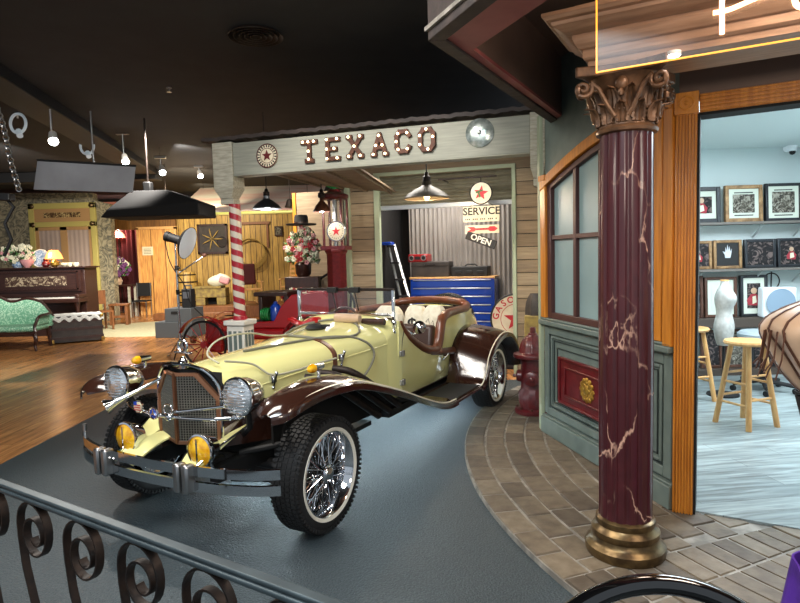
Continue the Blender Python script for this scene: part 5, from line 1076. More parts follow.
p = at(214, 276, 16.9); t = thing('folded_blanket', 'white and pink bundled blanket on top of the timber box', 'blanket', (p.x + .12, 17.0, .88)); MB().grid(lambda u, v: ((.30 + .05 * math.sin(5 * PI * u)) * math.cos(2 * PI * u) * math.sin(PI * (.1 + .88 * v)) ** .6, .2 * math.sin(2 * PI * u) * math.sin(PI * (.1 + .88 * v)) ** .6, .34 * v + .02 * math.sin(9 * u)), 28, 10).build('cloth', 'petw', t); MB().box((.18, -.15, .16), (.3, .12, .2), (0, .3, 0)).build('pink_fold', 'petk', t, bev=.05)
def rocker(p, rz, label, m_, sc_=1, cushion=None):
    t = thing('rocking_chair', label, 'chair', p, rz); t.scale = (sc_,) * 3
    for s_ in (-1, 1):
        MB().tube([(s_ * .26, -.45 + i * .1, .02 + .05 * ((i - 5) / 5) ** 2) for i in range(11)], .018, 6).build('rocker', m_, t); MB().cyl((s_ * .25, -.22, .04), (s_ * .26, -.24, .66), .02).build('leg', m_, t); MB().cyl((s_ * .23, .2, .04), (s_ * .21, .32, 1.22), .02).build('back_post', m_, t); MB().b2((s_ * .23, -.28, .64), (s_ * .3, .26, .67)).build('arm', m_, t)
    MB().b2((-.26, -.25, .42), (.26, .24, .46)).build('seat', m_, t, bev=.01)
    for i in range(5): z = .6 + i * .13; MB().box((0, .24 + .08 * (z - .6) / .6, z), (.43, .02, .07)).build('slat', m_, t)
    if cushion: MB().box((.0, .2, .86), (.44, .10, .60), (-.12, 0, 0)).build('draped_cloth', cushion, t, bev=.05)
    return t
p = at(247, 300, 16.2); rocker((p.x, 16.6, .34), .5, 'pine rocking chair with a maroon cloth over its back, behind the striped pole', 'pine', 1.0, 'mcloth')
p = at(290, 300, 16.6); rocker((p.x, 17.2, .34), -.3, 'ladder-back rocking chair under the small framed picture', 'pine', 1.05)
p = at(212, 239, 18.3); t = thing('wreath_window', 'dark framed window panel with a straw wreath hung on the planked wall', 'window panel', (p.x, 18.36, p.z)); MB().b2((-.42, -.03, -.42), (.42, .02, .42)).build('dark_pane', 'case', t); MB().b2((-.46, -.05, -.46), (-.40, .02, .46)).b2((.40, -.05, -.46), (.46, .02, .46)).b2((-.46, -.05, .40), (.46, .02, .46)).b2((-.46, -.05, -.46), (.46, .02, -.40)).build('frame', 'walnut', t)
for i in range(7): a = i * 2 * PI / 7; MB().grid(lambda u, v, a=a: ((.34 * u) * math.cos(a + (v - .5) * .4 * (1 - u)), -.05 - .03 * math.sin(PI * u), (.34 * u) * math.sin(a + (v - .5) * .4 * (1 - u))), 6, 3).build('wreath_spray', 'straw', t, solid=.02)
p = at(221, 242, 18.2); MBp = MB().lathe([(0, -.02), (.15, -.02), (.17, 0), (.16, .02)], axis=(0, 1, 0), n=24); o = MBp.build('black_pan', 'iron'); o.location = (p.x, 18.32, p.z); tag(o, 'round black pan hanging just right of the wreath panel', 'pan')
for k, (px, py, rr_, lb) in enumerate(((251, 252, .42, 'large coil of rope hanging on the planked wall'), )):
    p = at(px, py, 18.3); mb = MB(); [mb.torus((0, -.02 * i, -.02 * i), rr_ + .025 * (i - 1), .014, (.03 * i, 1, .02 * i), 40, 6) for i in range(4)]; o = mb.build('lasso_rope', 'straw'); o.location = (p.x, 18.32, p.z); tag(o, lb, 'rope')
p = at(252, 238, 18.3); mb = MB(); mb.b2((-.55, -.04, .42), (.55, .0, .50)); mb.b2((-.5, -.03, -.3), (-.44, 0, .42)); mb.b2((.44, -.03, -.3), (.5, 0, .42)); o = mb.build('harness_frame', 'dpine'); o.location = (p.x, 18.38, p.z); tag(o, 'brown wooden frame behind the coil of rope on the planked wall', 'frame')
p = at(278, 231, 18.3); t = thing('small_picture', 'small dark framed picture high on the planked wall, right of the rope', 'picture', (p.x, 18.37, p.z)); MB().b2((-.12, -.03, -.15), (.12, 0, .15)).build('frame', 'walnut', t); MB().b2((-.08, -.034, -.11), (.08, -.03, .11)).build('image', 'pict', t)
p = at(290, 205, 12.0); t = thing('hanging_bell', 'small dark bell hanging right of the grey pendant lamp', 'bell', p); MB().lathe([(.03, .12), (.06, .1), (.085, .02), (.11, -.04), (.10, -.05)], n=18).build('bell_body', 'iron', t); MB().cyl((0, 0, .1), (0, 0, 3.69 - p.z), .006).build('cord', 'iron', t)
# view through opening to the back room
p0 = at(109, 250, 19.3); p1 = at(139, 250, 19.3)
struct('wall_red', MB().b2((p0.x - 1, 19.4, 0), (p1.x + .5, 19.5, 3.6)), 'pinkc')
p = at(131, 280, 19.1); t = thing('red_curtain', 'dark red draped curtain seen through the opening beside the partition', 'curtain', (p.x, 19.0, 0)); MB().grid(lambda u, v: (-.42 + .84 * u, .06 * math.sin(u * 34) , .3 + 2.6 * v), 60, 2).build('drape', 'petr' if False else 'mcloth', t, solid=.02)
p = at(118, 238, 18.9); t = thing('wall_lamp', 'pink glowing lamp seen in the back room opening', 'lamp', p); MB().lathe([(.22, 0), (.18, .12), (.10, .2)], n=20, cap=False).build('lamp_shade', mat('pink_lit_shade', 'e08a7a', .5, emit='ff8a6a', es=2.2), t, solid=.01); MB().ball((0, 0, .08), .05, 8).build('bulb', 'warmbulb', t); MB().cyl((0, .05, -p.z + .01), (0, .05, .1), .02).build('pole', 'iron', t); point('back_room_light', p + Vector((.2, -.4, .2)), 45, (1, .6, .5))
p = at(121, 300, 17.6); t = thing('console_table', 'small white-legged table carrying purple flowers in the opening', 'table', (p.x, 17.6, 0)); MB().b2((-.45, -.25, .92), (.4, .25, .97)).build('table_top', 'walnut', t)
for sx in (-.4, .35):
    for sy in (-.2, .2): MB().b2((sx - .03, sy - .03, 0), (sx + .03, sy + .03, .92)).build('leg', 'offw', t)
t = thing('purple_flowers', 'bouquet of purple and white flowers on the small table in the opening', 'flowers', (p.x - .02, 17.5, .97)); flowers(t, (0, 0, .45), (.42, .3, .36), 130, [('leaf', .5), ('petp', .7), ('petw', .35)], rr, s=.07); MB().lathe([(.1, 0), (.14, .1), (.1, .22)], n=14).build('vase', 'tan', t)
p = at(133, 305, 17.0); t = thing('black_chair', 'black metal chair beneath the red curtain in the opening', 'chair', (p.x, 17.6, 0))
MB().b2((-.22, -.2, .45), (.22, .2, .49)).build('seat', 'black', t); MB().b2((-.22, .17, .6), (.22, .2, 1.0)).build('backrest', 'black', t)
for sx in (-.2, .2):
    for sy in (-.18, .18): MB().cyl((sx, sy, 0), (sx, sy, .45 if sy < 0 else 1.0), .015).build('leg', 'dchrome', t)

# wallpapered wall with tall yellow doorway
WY = 16.5
wl, wr, wc = at(-30, 250, WY), at(112, 250, WY), at(93, 195, WY)
struct('wall_wallpaper', MB().prism([(wl.x, 0), (wr.x, 0), (wr.x, at(108, 204, WY).z), (wc.x, at(96, 200, WY).z), (at(92, 193, WY).x, at(92, 193, WY).z), (wl.x, at(20, 192, WY).z)], WY, WY + .25, 'Y'), 'wallp')
def w2(px, py, d=0): p = at(px, py, WY - d); return p.x, p.z
x0, zt_ = w2(29, 204); x1, _ = w2(96, 204); zb_ = w2(60, 222)[1]
t = thing('tall_doorway', 'tall yellow framed double doorway with sheer curtains behind the piano', 'doorway', (x0, WY, 0)); W_ = x1 - x0
MB().b2((0, -.08, 0), (.15, 0, zt_)).b2((W_ - .15, -.08, 0), (W_, 0, zt_)).b2((0, -.08, zt_ - .16), (W_, 0, zt_)).b2((0, -.08, zb_ - .14), (W_, 0, zb_)).build('outer_frame', 'yel', t, bev=.01)
MB().b2((.14, -.05, zb_), (W_ - .14, -.0, zt_ - .16)).build('transom_panel', 'peach', t)
M['carv'] = swirl_mat('carved_panel', '3a2412', '6a4a24', 'c9b27a', 9, 3)
MB().b2((.42, -.07, zb_ + .12), (W_ - .42, -.05, zt_ - .26)).build('carved_panel', 'carv', t)
for x in (.11, W_ - .11):
    for z in (zt_ - .08, zb_ - .07): MB().lathe([(0, -.03), (.05, -.02), (.07, 0)], (x, -.08, z), (0, 1, 0), 12).build('corner_boss', 'bronze', t)
hw_ = (W_ - .28) / 2
for i in range(2):
    xa = .14 + i * hw_; d_ = MB(); d_.b2((xa, -.05, 0), (xa + .09, -.01, zb_ - .14)); d_.b2((xa + hw_ - .09, -.05, 0), (xa + hw_, -.01, zb_ - .14)); d_.b2((xa, -.05, 0), (xa + hw_, -.01, .5)); d_.b2((xa, -.05, zb_ - .23), (xa + hw_, -.01, zb_ - .14)); o = d_.build('door_leaf', 'peach', t)
    MB().grid(lambda u, v: (xa + .09 + (hw_ - .18) * u, -.02 + .004 * math.sin(u * 30), .5 + (zb_ - .72) * v), 50, 2).build('sheer_curtain', 'curt', o); MB().b2((xa + .12, -.03, 1.35), (xa + hw_ - .12, -.005, 1.38)).build('glazing_bar', 'peach', o)
# piano
PY = 13.3; pl0, pr0 = at(-14, 270, PY), at(84, 264, PY)
t = thing('upright_piano', 'dark carved upright piano against the wallpapered wall', 'piano', (pl0.x, PY, 0)); W_ = pr0.x - pl0.x; zt = at(50, 267, PY).z; kz = at(50, 297, PY).z
MB().b2((0.03, .05, .1), (W_ - .03, .6, zt - .04)).build('case', 'mahog', t, bev=.01); MB().b2((-.02, -.02, zt - .04), (W_ + .03, .64, zt)).build('lid', 'mahog', t, bev=.01)
MB().b2((-.0, -.32, kz - .12), (W_, .1, kz - .03)).build('key_bed', 'mahog', t, bev=.01); MB().b2((.22, -.28, kz - .03), (W_ - .1, -.12, kz)).build('keys', 'white', t); mb = MB()
for i in range(60):
    if i % 7 not in (2, 6): mb.b2((.24 + i * (W_ - .36) / 60, -.24, kz), (.25 + i * (W_ - .36) / 60, -.12, kz + .012))
mb.build('black_keys', 'black', t); MB().b2((0, -.32, kz - .03), (.2, .06, kz + .06)).build('key_block', 'mahog', t, bev=.02); MB().b2((W_ - .09, -.32, kz - .03), (W_, .06, kz + .06)).build('key_block', 'mahog', t, bev=.02)
MB().b2((.1, .0, kz + .12), (W_ - .1, .05, zt - .09)).build('front_panel', 'mahog', t); M['carv2'] = swirl_mat('inlaid_scroll', '3a241c', '5a4436', 'b8a88c', 5, 4)
zm = (kz + .12 + zt - .09) / 2; MB().b2((.42, -.012, zm - .10), (W_ - .42, .0, zm + .11)).build('scroll_inlay', 'carv2', t)
for (a, b, c, d) in ((.16, kz + .16, W_ - .16, kz + .185), (.16, zt - .13, W_ - .16, zt - .105), (.16, kz + .16, .185, zt - .105), (W_ - .185, kz + .16, W_ - .16, zt - .105)): MB().b2((a, -.02, b), (c, 0, d)).build('moulding', 'walnut', t)
for x in (.08, W_ - .08): MB().lathe([(.05, 0), (.06, .05), (.035, .12), (.06, .4), (.035, .6), (.06, kz - .12)], (x, -.24, 0), n=14).build('leg', 'walnut', t)
MB().b2((0.05, .04, 0), (W_ - .05, .5, .12)).build('plinth', 'mahog', t)
def onp(px): return at(px, 262, PY + .25).x
t = thing('ivory_flowers', 'ivory and green flower bunch at the left end of the piano top', 'flowers', (onp(18), PY + .25, zt)); flowers(t, (0, 0, .26), (.42, .2, .28), 170, [('leaf', 1), ('petw', .6), ('petk', .1)], rr, s=.05); MB().lathe([(.09, 0), (.13, .06), (.1, .14)], n=14).build('vase', 'china', t)
t = thing('china_plate', 'blue patterned china plate standing on edge on the piano', 'plate', (onp(39), PY + .3, zt + .005), 0, rot=(-.15, 0, 0)); MB().lathe([(0, -.005), (.12, -.01), (.2, -.03), (.205, -.022), (.12, .0)], (0, 0, .2), (0, 1, 0), 32).build('plate', 'china', t); MB().torus((0, -.028, .2), .2, .012, (0, 1, 0), 32, 6).build('rim', 'white', t)
t = thing('table_lamp', 'small lit orange-shaded table lamp on the piano', 'lamp', (onp(53), PY + .3, zt)); MB().lathe([(.07, 0), (.075, .02), (.03, .06), (.045, .14), (.02, .2)], n=16).build('lamp_base', 'signw', t); MB().lathe([(.18, .18), (.15, .28), (.09, .38)], n=24, cap=False, mod=lambda a, h: 1 + .05 * math.cos(10 * a)).build('lamp_shade', mat('lit_orange_shade', 'e09050', .6, emit='ff9a4a', es=1.8), t, solid=.006); MB().ball((0, 0, .27), .03, 8).build('bulb', 'warmbulb', t); point('table_lamp_light', Vector((onp(53), PY + .1, zt + .3)), 6, WARM)
t = thing('pink_bowl', 'pink and white china bowl in front of the plate on the piano', 'bowl', (onp(30), PY + .14, zt)); MB().lathe([(.05, 0), (.06, .02), (.13, .1), (.14, .17), (.12, .18)], n=20).build('bowl', 'petk', t)
t = thing('red_glass_vase', 'dark red glass ornament right of the china plate', 'vase', (onp(48), PY + .16, zt)); MB().lathe([(.05, 0), (.09, .05), (.08, .1), (.04, .14), (.06, .18)], n=16).build('vase', 'burg', t)
t = thing('yellow_teapot', 'small yellow teapot on the piano beside the lamp', 'teapot', (onp(57.5), PY + .14, zt)); MB().lathe([(.04, 0), (.09, .04), (.09, .1), (.04, .15), (.015, .17)], n=18).build('pot', 'gold', t); MB().torus((.1, 0, .08), .035, .01, (0, 1, 0), 14, 6).build('handle', 'gold', t)
for px, s_ in ((66, .09), (71, .07), (77, .07)): t = thing('china_dish', 'small white china dish on the piano, %s' % {66: 'nearest the yellow teapot', 71: 'middle of the three', 77: 'nearest the right end'}[px], 'dish', (onp(px), PY + .2, zt), 0, 'white china on the piano'); MB().lathe([(.05, 0), (s_, .04), (s_, .08), (s_ * .8, .09)], n=16).build('dish', 'paper', t)
p = at(67, 318, 12.3); t = thing('piano_stool', 'round dark piano stool standing between the piano and the trunk', 'stool', (at(67, 300, 12.75).x, 12.75, 0)); MB().lathe([(.18, .50), (.2, .52), (.19, .55)], n=24).build('seat', 'walnut', t); MB().lathe([(.04, .2), (.03, .5)], n=12).build('column', 'walnut', t)
for i in range(4): a = i * PI / 2 + .4; MB().tube([(0, 0, .26), (.12 * math.cos(a), .12 * math.sin(a), .2), (.22 * math.cos(a), .22 * math.sin(a), .0)], .02, 6).build('leg', 'walnut', t)
# settee
t = thing('victorian_settee', 'green brocade settee with carved dark wood frame in front of the piano', 'settee', (-7.85, 11.2, 0), -.42 + .55)
def bk(x): return .86 + .10 * math.cos(x * 2 * PI / .85) ** 2 - .05 * (abs(x) > .8) * (abs(x) - .8) * 8
NX = 40
mb = MB()
def backf(u, v):
    x = -1.0 + 2.0 * u; zt2 = .80 + .13 * math.exp(-((x - .55) / .28) ** 2) + .13 * math.exp(-((x + .55) / .28) ** 2) + .18 * math.exp(-(x / .2) ** 2) - .25 * max(0, abs(x) - .82) / .18
    return (x, .32 + .06 * v - .04 * math.sin(PI * v), .42 + (zt2 - .42) * v)
mb.grid(backf, NX, 8); mb.build('back_upholstery', 'velvet', t, solid=.07)
MB().tube([Vector(backf(i / NX, 1)) + Vector((0, -.01, .02)) for i in range(NX + 1)], .032, 8).build('crest_rail', 'walnut', t)
MB().b2((-.95, -.32, .36), (.95, .34, .47)).build('seat_cushion', 'velvet', t, bev=.05); MB().tube([(-.97, -.33, .35)] + [(-.97 + 1.94 * i / 20, -.34 - .02 * math.sin(i / 20 * PI), .34 + .015 * math.cos(i * .9)) for i in range(21)] + [(.97, -.33, .35)], .028, 8).build('seat_rail', 'walnut', t)
for s_ in (-1, 1):
    MB().tube(spline([(s_ * .97, .34, .66), (s_ * 1.02, .1, .66), (s_ * 1.0, -.2, .64), (s_ * .98, -.28, .56), (s_ * .95, -.30, .46), (s_ * .97, -.33, .35)], 6), .027, 8).build('arm', 'walnut', t); MB().tube(spline([(s_ * .93, -.30, .36), (s_ * .98, -.36, .22), (s_ * .95, -.34, .1), (s_ * .98, -.38, 0.01)], 6), [.04 - i * .001 for i in range(19)], 8).build('leg', 'walnut', t); MB().tube([(s_ * .9, .3, .36), (s_ * .93, .36, 0)], .028, 8).build('leg', 'walnut', t)
    MB().b2((s_ * .90, -.2, .46), (s_ * .97, .32, .62)).build('arm_pad', 'velvet', t, bev=.03)
# trunk
t = thing('steamer_trunk', 'black banded steamer trunk with brass corners beside the settee', 'trunk', (-6.75, 12.25, 0), .52)
MB().b2((-.46, -.32, .03), (.46, .32, .56)).build('trunk_body', 'case', t, bev=.012)
for z in (.12, .30, .46): MB().b2((-.475, -.335, z - .025), (.475, .335, z + .025)).build('wooden_band', 'walnut', t)
for sx in (-1, 1):
    for sy in (-1, 1):
        for z in (.06, .53): MB().b2((sx * .42, sy * .29, z - .04), (sx * .485, sy * .345, z + .04)).build('corner_fitting', 'brass', t, bev=.006)
mb = MB()
def lc(u, v):
    x, y = -.50 + 1.0 * u, -.38 + .74 * v; e_ = max(abs(x) - .465, 0); f_ = max(abs(y) - .325, 0)
    z = .575 - (1.2 * e_) - 1.3 * f_ + .004 * math.sin(40 * x) * math.sin(37 * y); return (x * (1 if e_ == 0 else .98), max(-.345, min(.345, y)), z - (.03 * (1 + math.sin(x * 34)) if v < .08 else 0))
mb.grid(lc, 60, 26); o = mb.build('lace_doily', 'lace', solid=.004); o.location = (-6.75, 12.25, 0); o.rotation_euler = (0, 0, .52); tag(o, 'white scalloped lace doily draped over the steamer trunk', 'doily')
# small stool and chair by the wallpaper corner
p = fl(117, 326); t = thing('wooden_stool', 'small brown wooden stool on the edge of the cream rug', 'stool', (p.x, p.y + .2, .012), .2); MB().b2((-.24, -.16, .50), (.24, .16, .55)).build('seat', 'dpine', t, bev=.01)
for sx in (-.19, .19): MB().b2((sx - .03, -.14, 0), (sx + .03, .14, .50)).build('leg', 'dpine', t)
MB().b2((-.19, -.02, .18), (.19, .02, .24)).build('stretcher', 'dpine', t)
p = at(104, 322, 14.3); t = thing('brown_chair', 'brown wooden chair seen edge-on left of the small stool', 'chair', (p.x, 14.2, 0), .9); MB().b2((-.2, -.2, .44), (.2, .2, .48)).build('seat', 'dpine', t); MB().b2((-.2, .17, .62), (.2, .2, .96)).build('backrest', 'dpine', t)
for sx in (-.18, .18):
    for sy in (-.18, .18): MB().b2((sx - .02, sy - .02, 0), (sx + .02, sy + .02, .44 if sy < 0 else .96)).build('leg', 'dpine', t)
p = at(52, 335, 13.2)
# ================================================================ CEILING FITTINGS
def head(px, py, pyt, Y, label, style, tgt=None, power=0):
    top = at(px, pyt, Y); p = at(px, py, Y); t = thing('track_spotlight', label, 'spotlight', (p.x, p.y, p.z))
    MB().cyl((0, 0, .05), (0, 0, top.z - p.z), .012, n=8).b2((-.1, -.03, top.z - p.z - .01), (.1, .03, top.z - p.z + .03)).build('stem', 'white' if style == 'ring' else 'dchrome', t)
    if top.z < 3.66: MB().cyl((0, 0, top.z - p.z), (0, 0, 3.71 - p.z), .006, n=6).build('ceiling_rod', 'black', t)
    if style == 'ring':
        MB().torus((0, 0, -.02), .13, .02, (.25, 1, 0), 28, 8).build('ring', 'whitecase', t); MB().cyl((0, 0, -.12), (.05, -.06, -.2), .04, n=14).build('lamp_can', 'whitecase', t)
    else:
        MB().cyl((0, .02, .06), (.05, -.06, -.05), .045, .06, n=18).build('lamp_can', 'white', t); MB().lathe([(0, .0), (.052, .0), (.054, -.01)], (.052, -.063, -.055), (-.45, .72, .55), 18).build('bright_lens', 'hot', t)
    return t
head(18, 122, 112, 8.3, 'white ring-shaped track light at the far left, unlit', 'ring')
head(52, 138, 88, 7.6, 'bright spotlight hanging on a long rod above the grey softbox', 'spot')
head(87, 145, 137, 9.9, 'white ring-shaped track light between two bright spotlights', 'ring')
head(124, 159, 134, 9.8, 'bright spotlight on a rod just right of the grey softbox', 'spot')
head(161, 170, 158, 11.0, 'bright track spotlight above the black softbox', 'spot')
head(199, 174, 167, 13.2, 'bright track spotlight nearest the header beam', 'spot')
tk = thing('track_rail', 'thin black lighting track running across the dark ceiling at left', 'track', (0, 0, 0)); a_, b_ = at(0, 104, 7.9), at(200, 165, 13.4); MB().tube([a_, at(90, 135, 9.9), b_], .018, 4).build('rail', 'black', tk); [MB().cyl(q_, (q_.x, q_.y, 3.71), .006, n=6).build('hanger', 'black', tk) for q_ in (a_, b_)]
t = thing('red_indicator', 'small red glowing exit light at the top of the longest rod', 'light', at(52, 86, 7.6) + Vector((-.08, 0, 0))); MB().b2((-.05, -.02, -.012), (.05, .02, .03)).build('housing', 'orangeled', t)
t = thing('air_vent', 'round black ceiling air diffuser near the top of the view', 'vent', (-1.28, 5.68, 3.7)); [MB().lathe([(r_, 0), (r_ + .03, -.03), (r_ + .035, -.03)], n=40, cap=False).build('vane_ring', 'iron', t, solid=.004) for r_ in (.22, .17, .12, .07, .02)]
t = thing('sprinkler', 'tiny ceiling sprinkler left of the air diffuser', 'sprinkler', Vector((at(170, 105, 7.3).x, 7.3, 3.7))); MB().lathe([(.03, 0), (.03, -.01), (.01, -.02), (.01, -.05), (.03, -.055)], n=12).build('head', 'dchrome', t)
# softboxes
q_ = [at(37, 160, 8.0), at(136, 166, 8.0), at(133, 193, 8.0), at(33, 190, 8.0)]
c_ = sum(q_, Vector()) / 4; t = thing('grey_softbox', 'wide grey cloth strip softbox hanging below the spotlights', 'softbox', c_); g = [v - c_ for v in q_]; bk_ = [Vector((v.x * .55, .45, v.z * .3 + .12)) for v in g]
MB().add(g + bk_, [(0, 1, 2, 3), (0, 4, 5, 1), (1, 5, 6, 2), (2, 6, 7, 3), (3, 7, 4, 0), (7, 6, 5, 4)]).build('cloth_box', 'dgray', t, bev=.01); MB().cyl((-.02, .3, .1), (-.02, .3, 3.7 - c_.z), .012).build('hanging_rod', 'dchrome', t)
MB().tube([g[0], g[1]], .014, 6).build('top_rod', 'black', t); MB().ball((-.02, .3, .16), .06, 8).build('clamp', 'dchrome', t)
q_ = [at(114, 216, 8.6), at(207, 216, 8.6), at(207, 205, 8.6), at(160, 188, 8.9), at(118, 205, 8.6)]; c_ = at(160, 205, 8.8)
t = thing('black_softbox', 'black peaked softbox hanging above the pine partition', 'softbox', c_)
def peak(u, v):
    a = 2 * PI * u; R_ = .72 * min(1, (1 - v) * 1.12) + .04 * v; k_ = 1 + .07 * math.cos(8 * a); return (R_ * k_ * math.cos(a), R_ * k_ * .7 * math.sin(a), -.18 + .36 * v)
V_ = [(sx * .70, sy * .40, -.19) for sx, sy in ((-1, -1), (1, -1), (1, 1), (-1, 1))] + [(sx * (.70 if sx > 0 else .60), sy * .40, .0 if sx > 0 else -.08) for sx, sy in ((-1, -1), (1, -1), (1, 1), (-1, 1))] + [(sx * .26 - .08, sy * .16, .2) for sx, sy in ((-1, -1), (1, -1), (1, 1), (-1, 1))]
MB().add(V_, [(3, 2, 1, 0)] + [(i + 4 * k, (i + 1) % 4 + 4 * k, (i + 1) % 4 + 4 * k + 4, i + 4 * k + 4) for k in (0, 1) for i in range(4)] + [(8, 9, 10, 11)]).build('cloth_box', 'umb', t, bev=.02)
MB().cyl((-.16, 0, .1), (-.16, 0, 3.7 - c_.z), .014).build('hanging_rod', 'iron', t); MB().box((-.16, 0, .24), (.12, .12, .2)).build('lamp_head', 'black', t, bev=.02)
# chain
t = thing('hanging_chain', 'hanging steel chain at the far left edge', 'chain', (0, 0, 0)); pts = spline([at(-8, 95, 5.5), at(3, 125, 5.5), at(10, 158, 5.5), at(19, 190, 5.5)], 9)
for i in range(len(pts) - 1):
    p = (pts[i] + pts[i + 1]) / 2; d = (pts[i + 1] - pts[i]); MB().torus(p, .024, .007, (1, 0, 0) if i % 2 else (0, 1, .4), 14, 5).build('chain_link', 'dchrome', t)
MB().cyl(pts[0], (pts[0].x, pts[0].y, 3.7), .006).build('cord', 'dchrome', t)
t = thing('dark_bracket', 'dark metal bracket and cable bundle at the left edge below the chain', 'bracket', at(6, 196, 5.5)); MB().box((-.1, 0, 0), (.32, .1, .07), (0, .1, 0)).build('arm', 'black', t, bev=.01); MB().tube([(-.02, 0, 0), (.05, .02, -.1), (-.03, 0, -.25), (.02, 0, -.4), (-.06, 0, -.55)], .016, 6).build('cable_bundle', 'black', t)

# ================================================================ SHOP INTERIOR
SY = 7.3
def shelf(py, m_, th=.03, label='', br=True):
    z = at(750, py, SY - .1).z; t = thing('wall_shelf', label, 'shelf', (2.0, SY - .01, z)); MB().b2((0, -.26, -th), (2.97, 0, 0)).build('board', m_, t, bev=.003)
    if br:
        for x in (.6, 1.62, 2.35, 2.85):
            MB().tube([(x, -.01, -.18), (x, -.22, -th - .005)], .010, 4).build('bracket', 'brace', t)
    return z
z1 = shelf(222, 'shelfw', .03, 'upper wooden shelf of framed pictures in the shop'); z2 = shelf(268, 'shelfw', .03, 'middle wooden shelf of framed pictures in the shop'); z3 = shelf(316, 'shelfd', .12, 'thick dark lower shelf in the shop', False); z4 = shelf(366, 'shelfd', .1, 'lowest dark ledge near the shop floor', False)
M['goldf'] = mat('antiqued_gold_frame', 'a8845a', .45, .2, '7a5c3c', 18, .2); M['blkf'] = mat('black_frame', '17181c', .35, col2='22242a', scale=10); M['brnf'] = mat('brown_frame', '5a3828', .45, col2='46291c', scale=10); M['mat_'] = mat('ivory_mount', 'cfd6c8', .7)
def frame(a, b, top, z, m_, pic, mount, label, dep=.05, rz=0, off_=.12, bw=.035):
    A_, B_ = at(a, 250, SY - .15), at(b, 250, SY - .15); w_ = B_.x - A_.x; h_ = at((a + b) / 2, top, SY - .15).z - z
    t = thing('picture_frame', label, 'picture frame', ((A_.x + B_.x) / 2, SY - .15, z), rz, None, (-.06, 0, rz))
    fr = MB(); hw = w_ / 2 - .004; fr.b2((-hw, -dep / 2, 0), (-hw + bw, dep / 2, h_)); fr.b2((hw - bw, -dep / 2, 0), (hw, dep / 2, h_)); fr.b2((-hw + bw, -dep / 2, 0), (hw - bw, dep / 2, bw)); fr.b2((-hw + bw, -dep / 2, h_ - bw), (hw - bw, dep / 2, h_)); fr.build('frame', m_, t, bev=.006)
    mw = mount; MB().b2((-hw + bw, -.008, bw), (hw - bw, .01, h_ - bw)).build('mount', 'mat_' if mw else 'ink', t)
    k = (.05 if mw else .0); MB().b2((-hw + bw + k, -.012, bw + k * 1.3), (hw - bw - k, -.008, h_ - bw - k * (1.3 if mw else 0))).build('picture', 'pictd' if pic == 'pictc' else pic, t)
    if pic == 'pictc':
        q_ = h_ / .4; MB().lathe([(0, -.016), (.028 * q_, -.016), (.03 * q_, -.012)], (0, 0, h_ * .62), (0, 1, 0), 16).build('painted_face', 'tan', t); MB().prism([(-.06 * q_, h_ * .28), (.05 * q_, h_ * .26), (.065 * q_, h_ * .42), (.02 * q_, h_ * .55), (-.03 * q_, h_ * .54), (-.07 * q_, h_ * .40)], -.0155, -.012, 'Y').build('painted_robe', 'redcl', t); MB().prism([(-.02, h_ * .3), (.03, h_ * .34), (.02, h_ * .5), (-.02, h_ * .48)], -.0175, -.0155, 'Y').build('painted_collar', 'petw', t)
    if mw and pic == 'pict':
        for zz in (h_ - bw - .045, bw + .035): MB().b2((-hw * .5, -.011, zz - .006), (hw * .5, -.0085, zz + .006)).build('caption_line', 'ink', t)
    return t
frame(682, 720, 187, z1, 'blkf', 'pictc', True, 'dark framed portrait on the upper shelf nearest the door post', bw=.05)
frame(724, 762, 185, z1, 'goldf', 'pict', True, 'gold framed sepia print on the upper shelf', bw=.045)
frame(764, 801, 183, z1, 'blkf', 'pict', True, 'black framed sepia print on the upper shelf at right')
frame(684, 712, 241, z2, 'goldf', 'pictc', False, 'gold framed colour picture of a couple on the middle shelf, partly behind the door post')
M['hand'] = mat('white_hand_print', 'c9ced6', .6)
t = frame(713, 742, 240, z2, 'goldf', 'ink', False, 'gold framed black picture with a white hand print on the middle shelf')
hm = MB(); hm.prism([(-.03, .13), (.03, .13), (.045, .19), (.05, .24), (.035, .2), (.02, .27), (.012, .21), (0, .29), (-.008, .21), (-.025, .26), (-.028, .2), (-.06, .21), (-.035, .17)], -.018, -.013, 'Y'); hm.build('white_hand_print', 'hand', t)
frame(744, 776, 239, z2, 'blkf', 'pictd', False, 'black framed dark portrait on the middle shelf')
frame(777, 806, 238, z2, 'blkf', 'pictc', False, 'black framed red picture at the right end of the middle shelf')
frame(680, 704, 276, z3, 'brnf', 'pictd', False, 'brown frame half hidden by the door post on the lower shelf')
t = frame(705, 738, 277, z3, 'brnf', 'mat_', True, 'brown framed ivory picture behind the dress form')
frame(741, 769, 275, z3, 'blkf', 'pictc', True, 'black framed group picture on the lower shelf beside the white box light')
z5 = z4
frame(702, 724, 330, z5, 'brnf', 'pictd', False, 'brown framed dark picture below the lower shelf at left'); frame(727, 750, 329, z5, 'brnf', 'pict', False, 'brown framed picture below the lower shelf behind the stool'); frame(752, 778, 331, z5, 'blkf', 'pictd', False, 'black framed picture below the lower shelf at right')
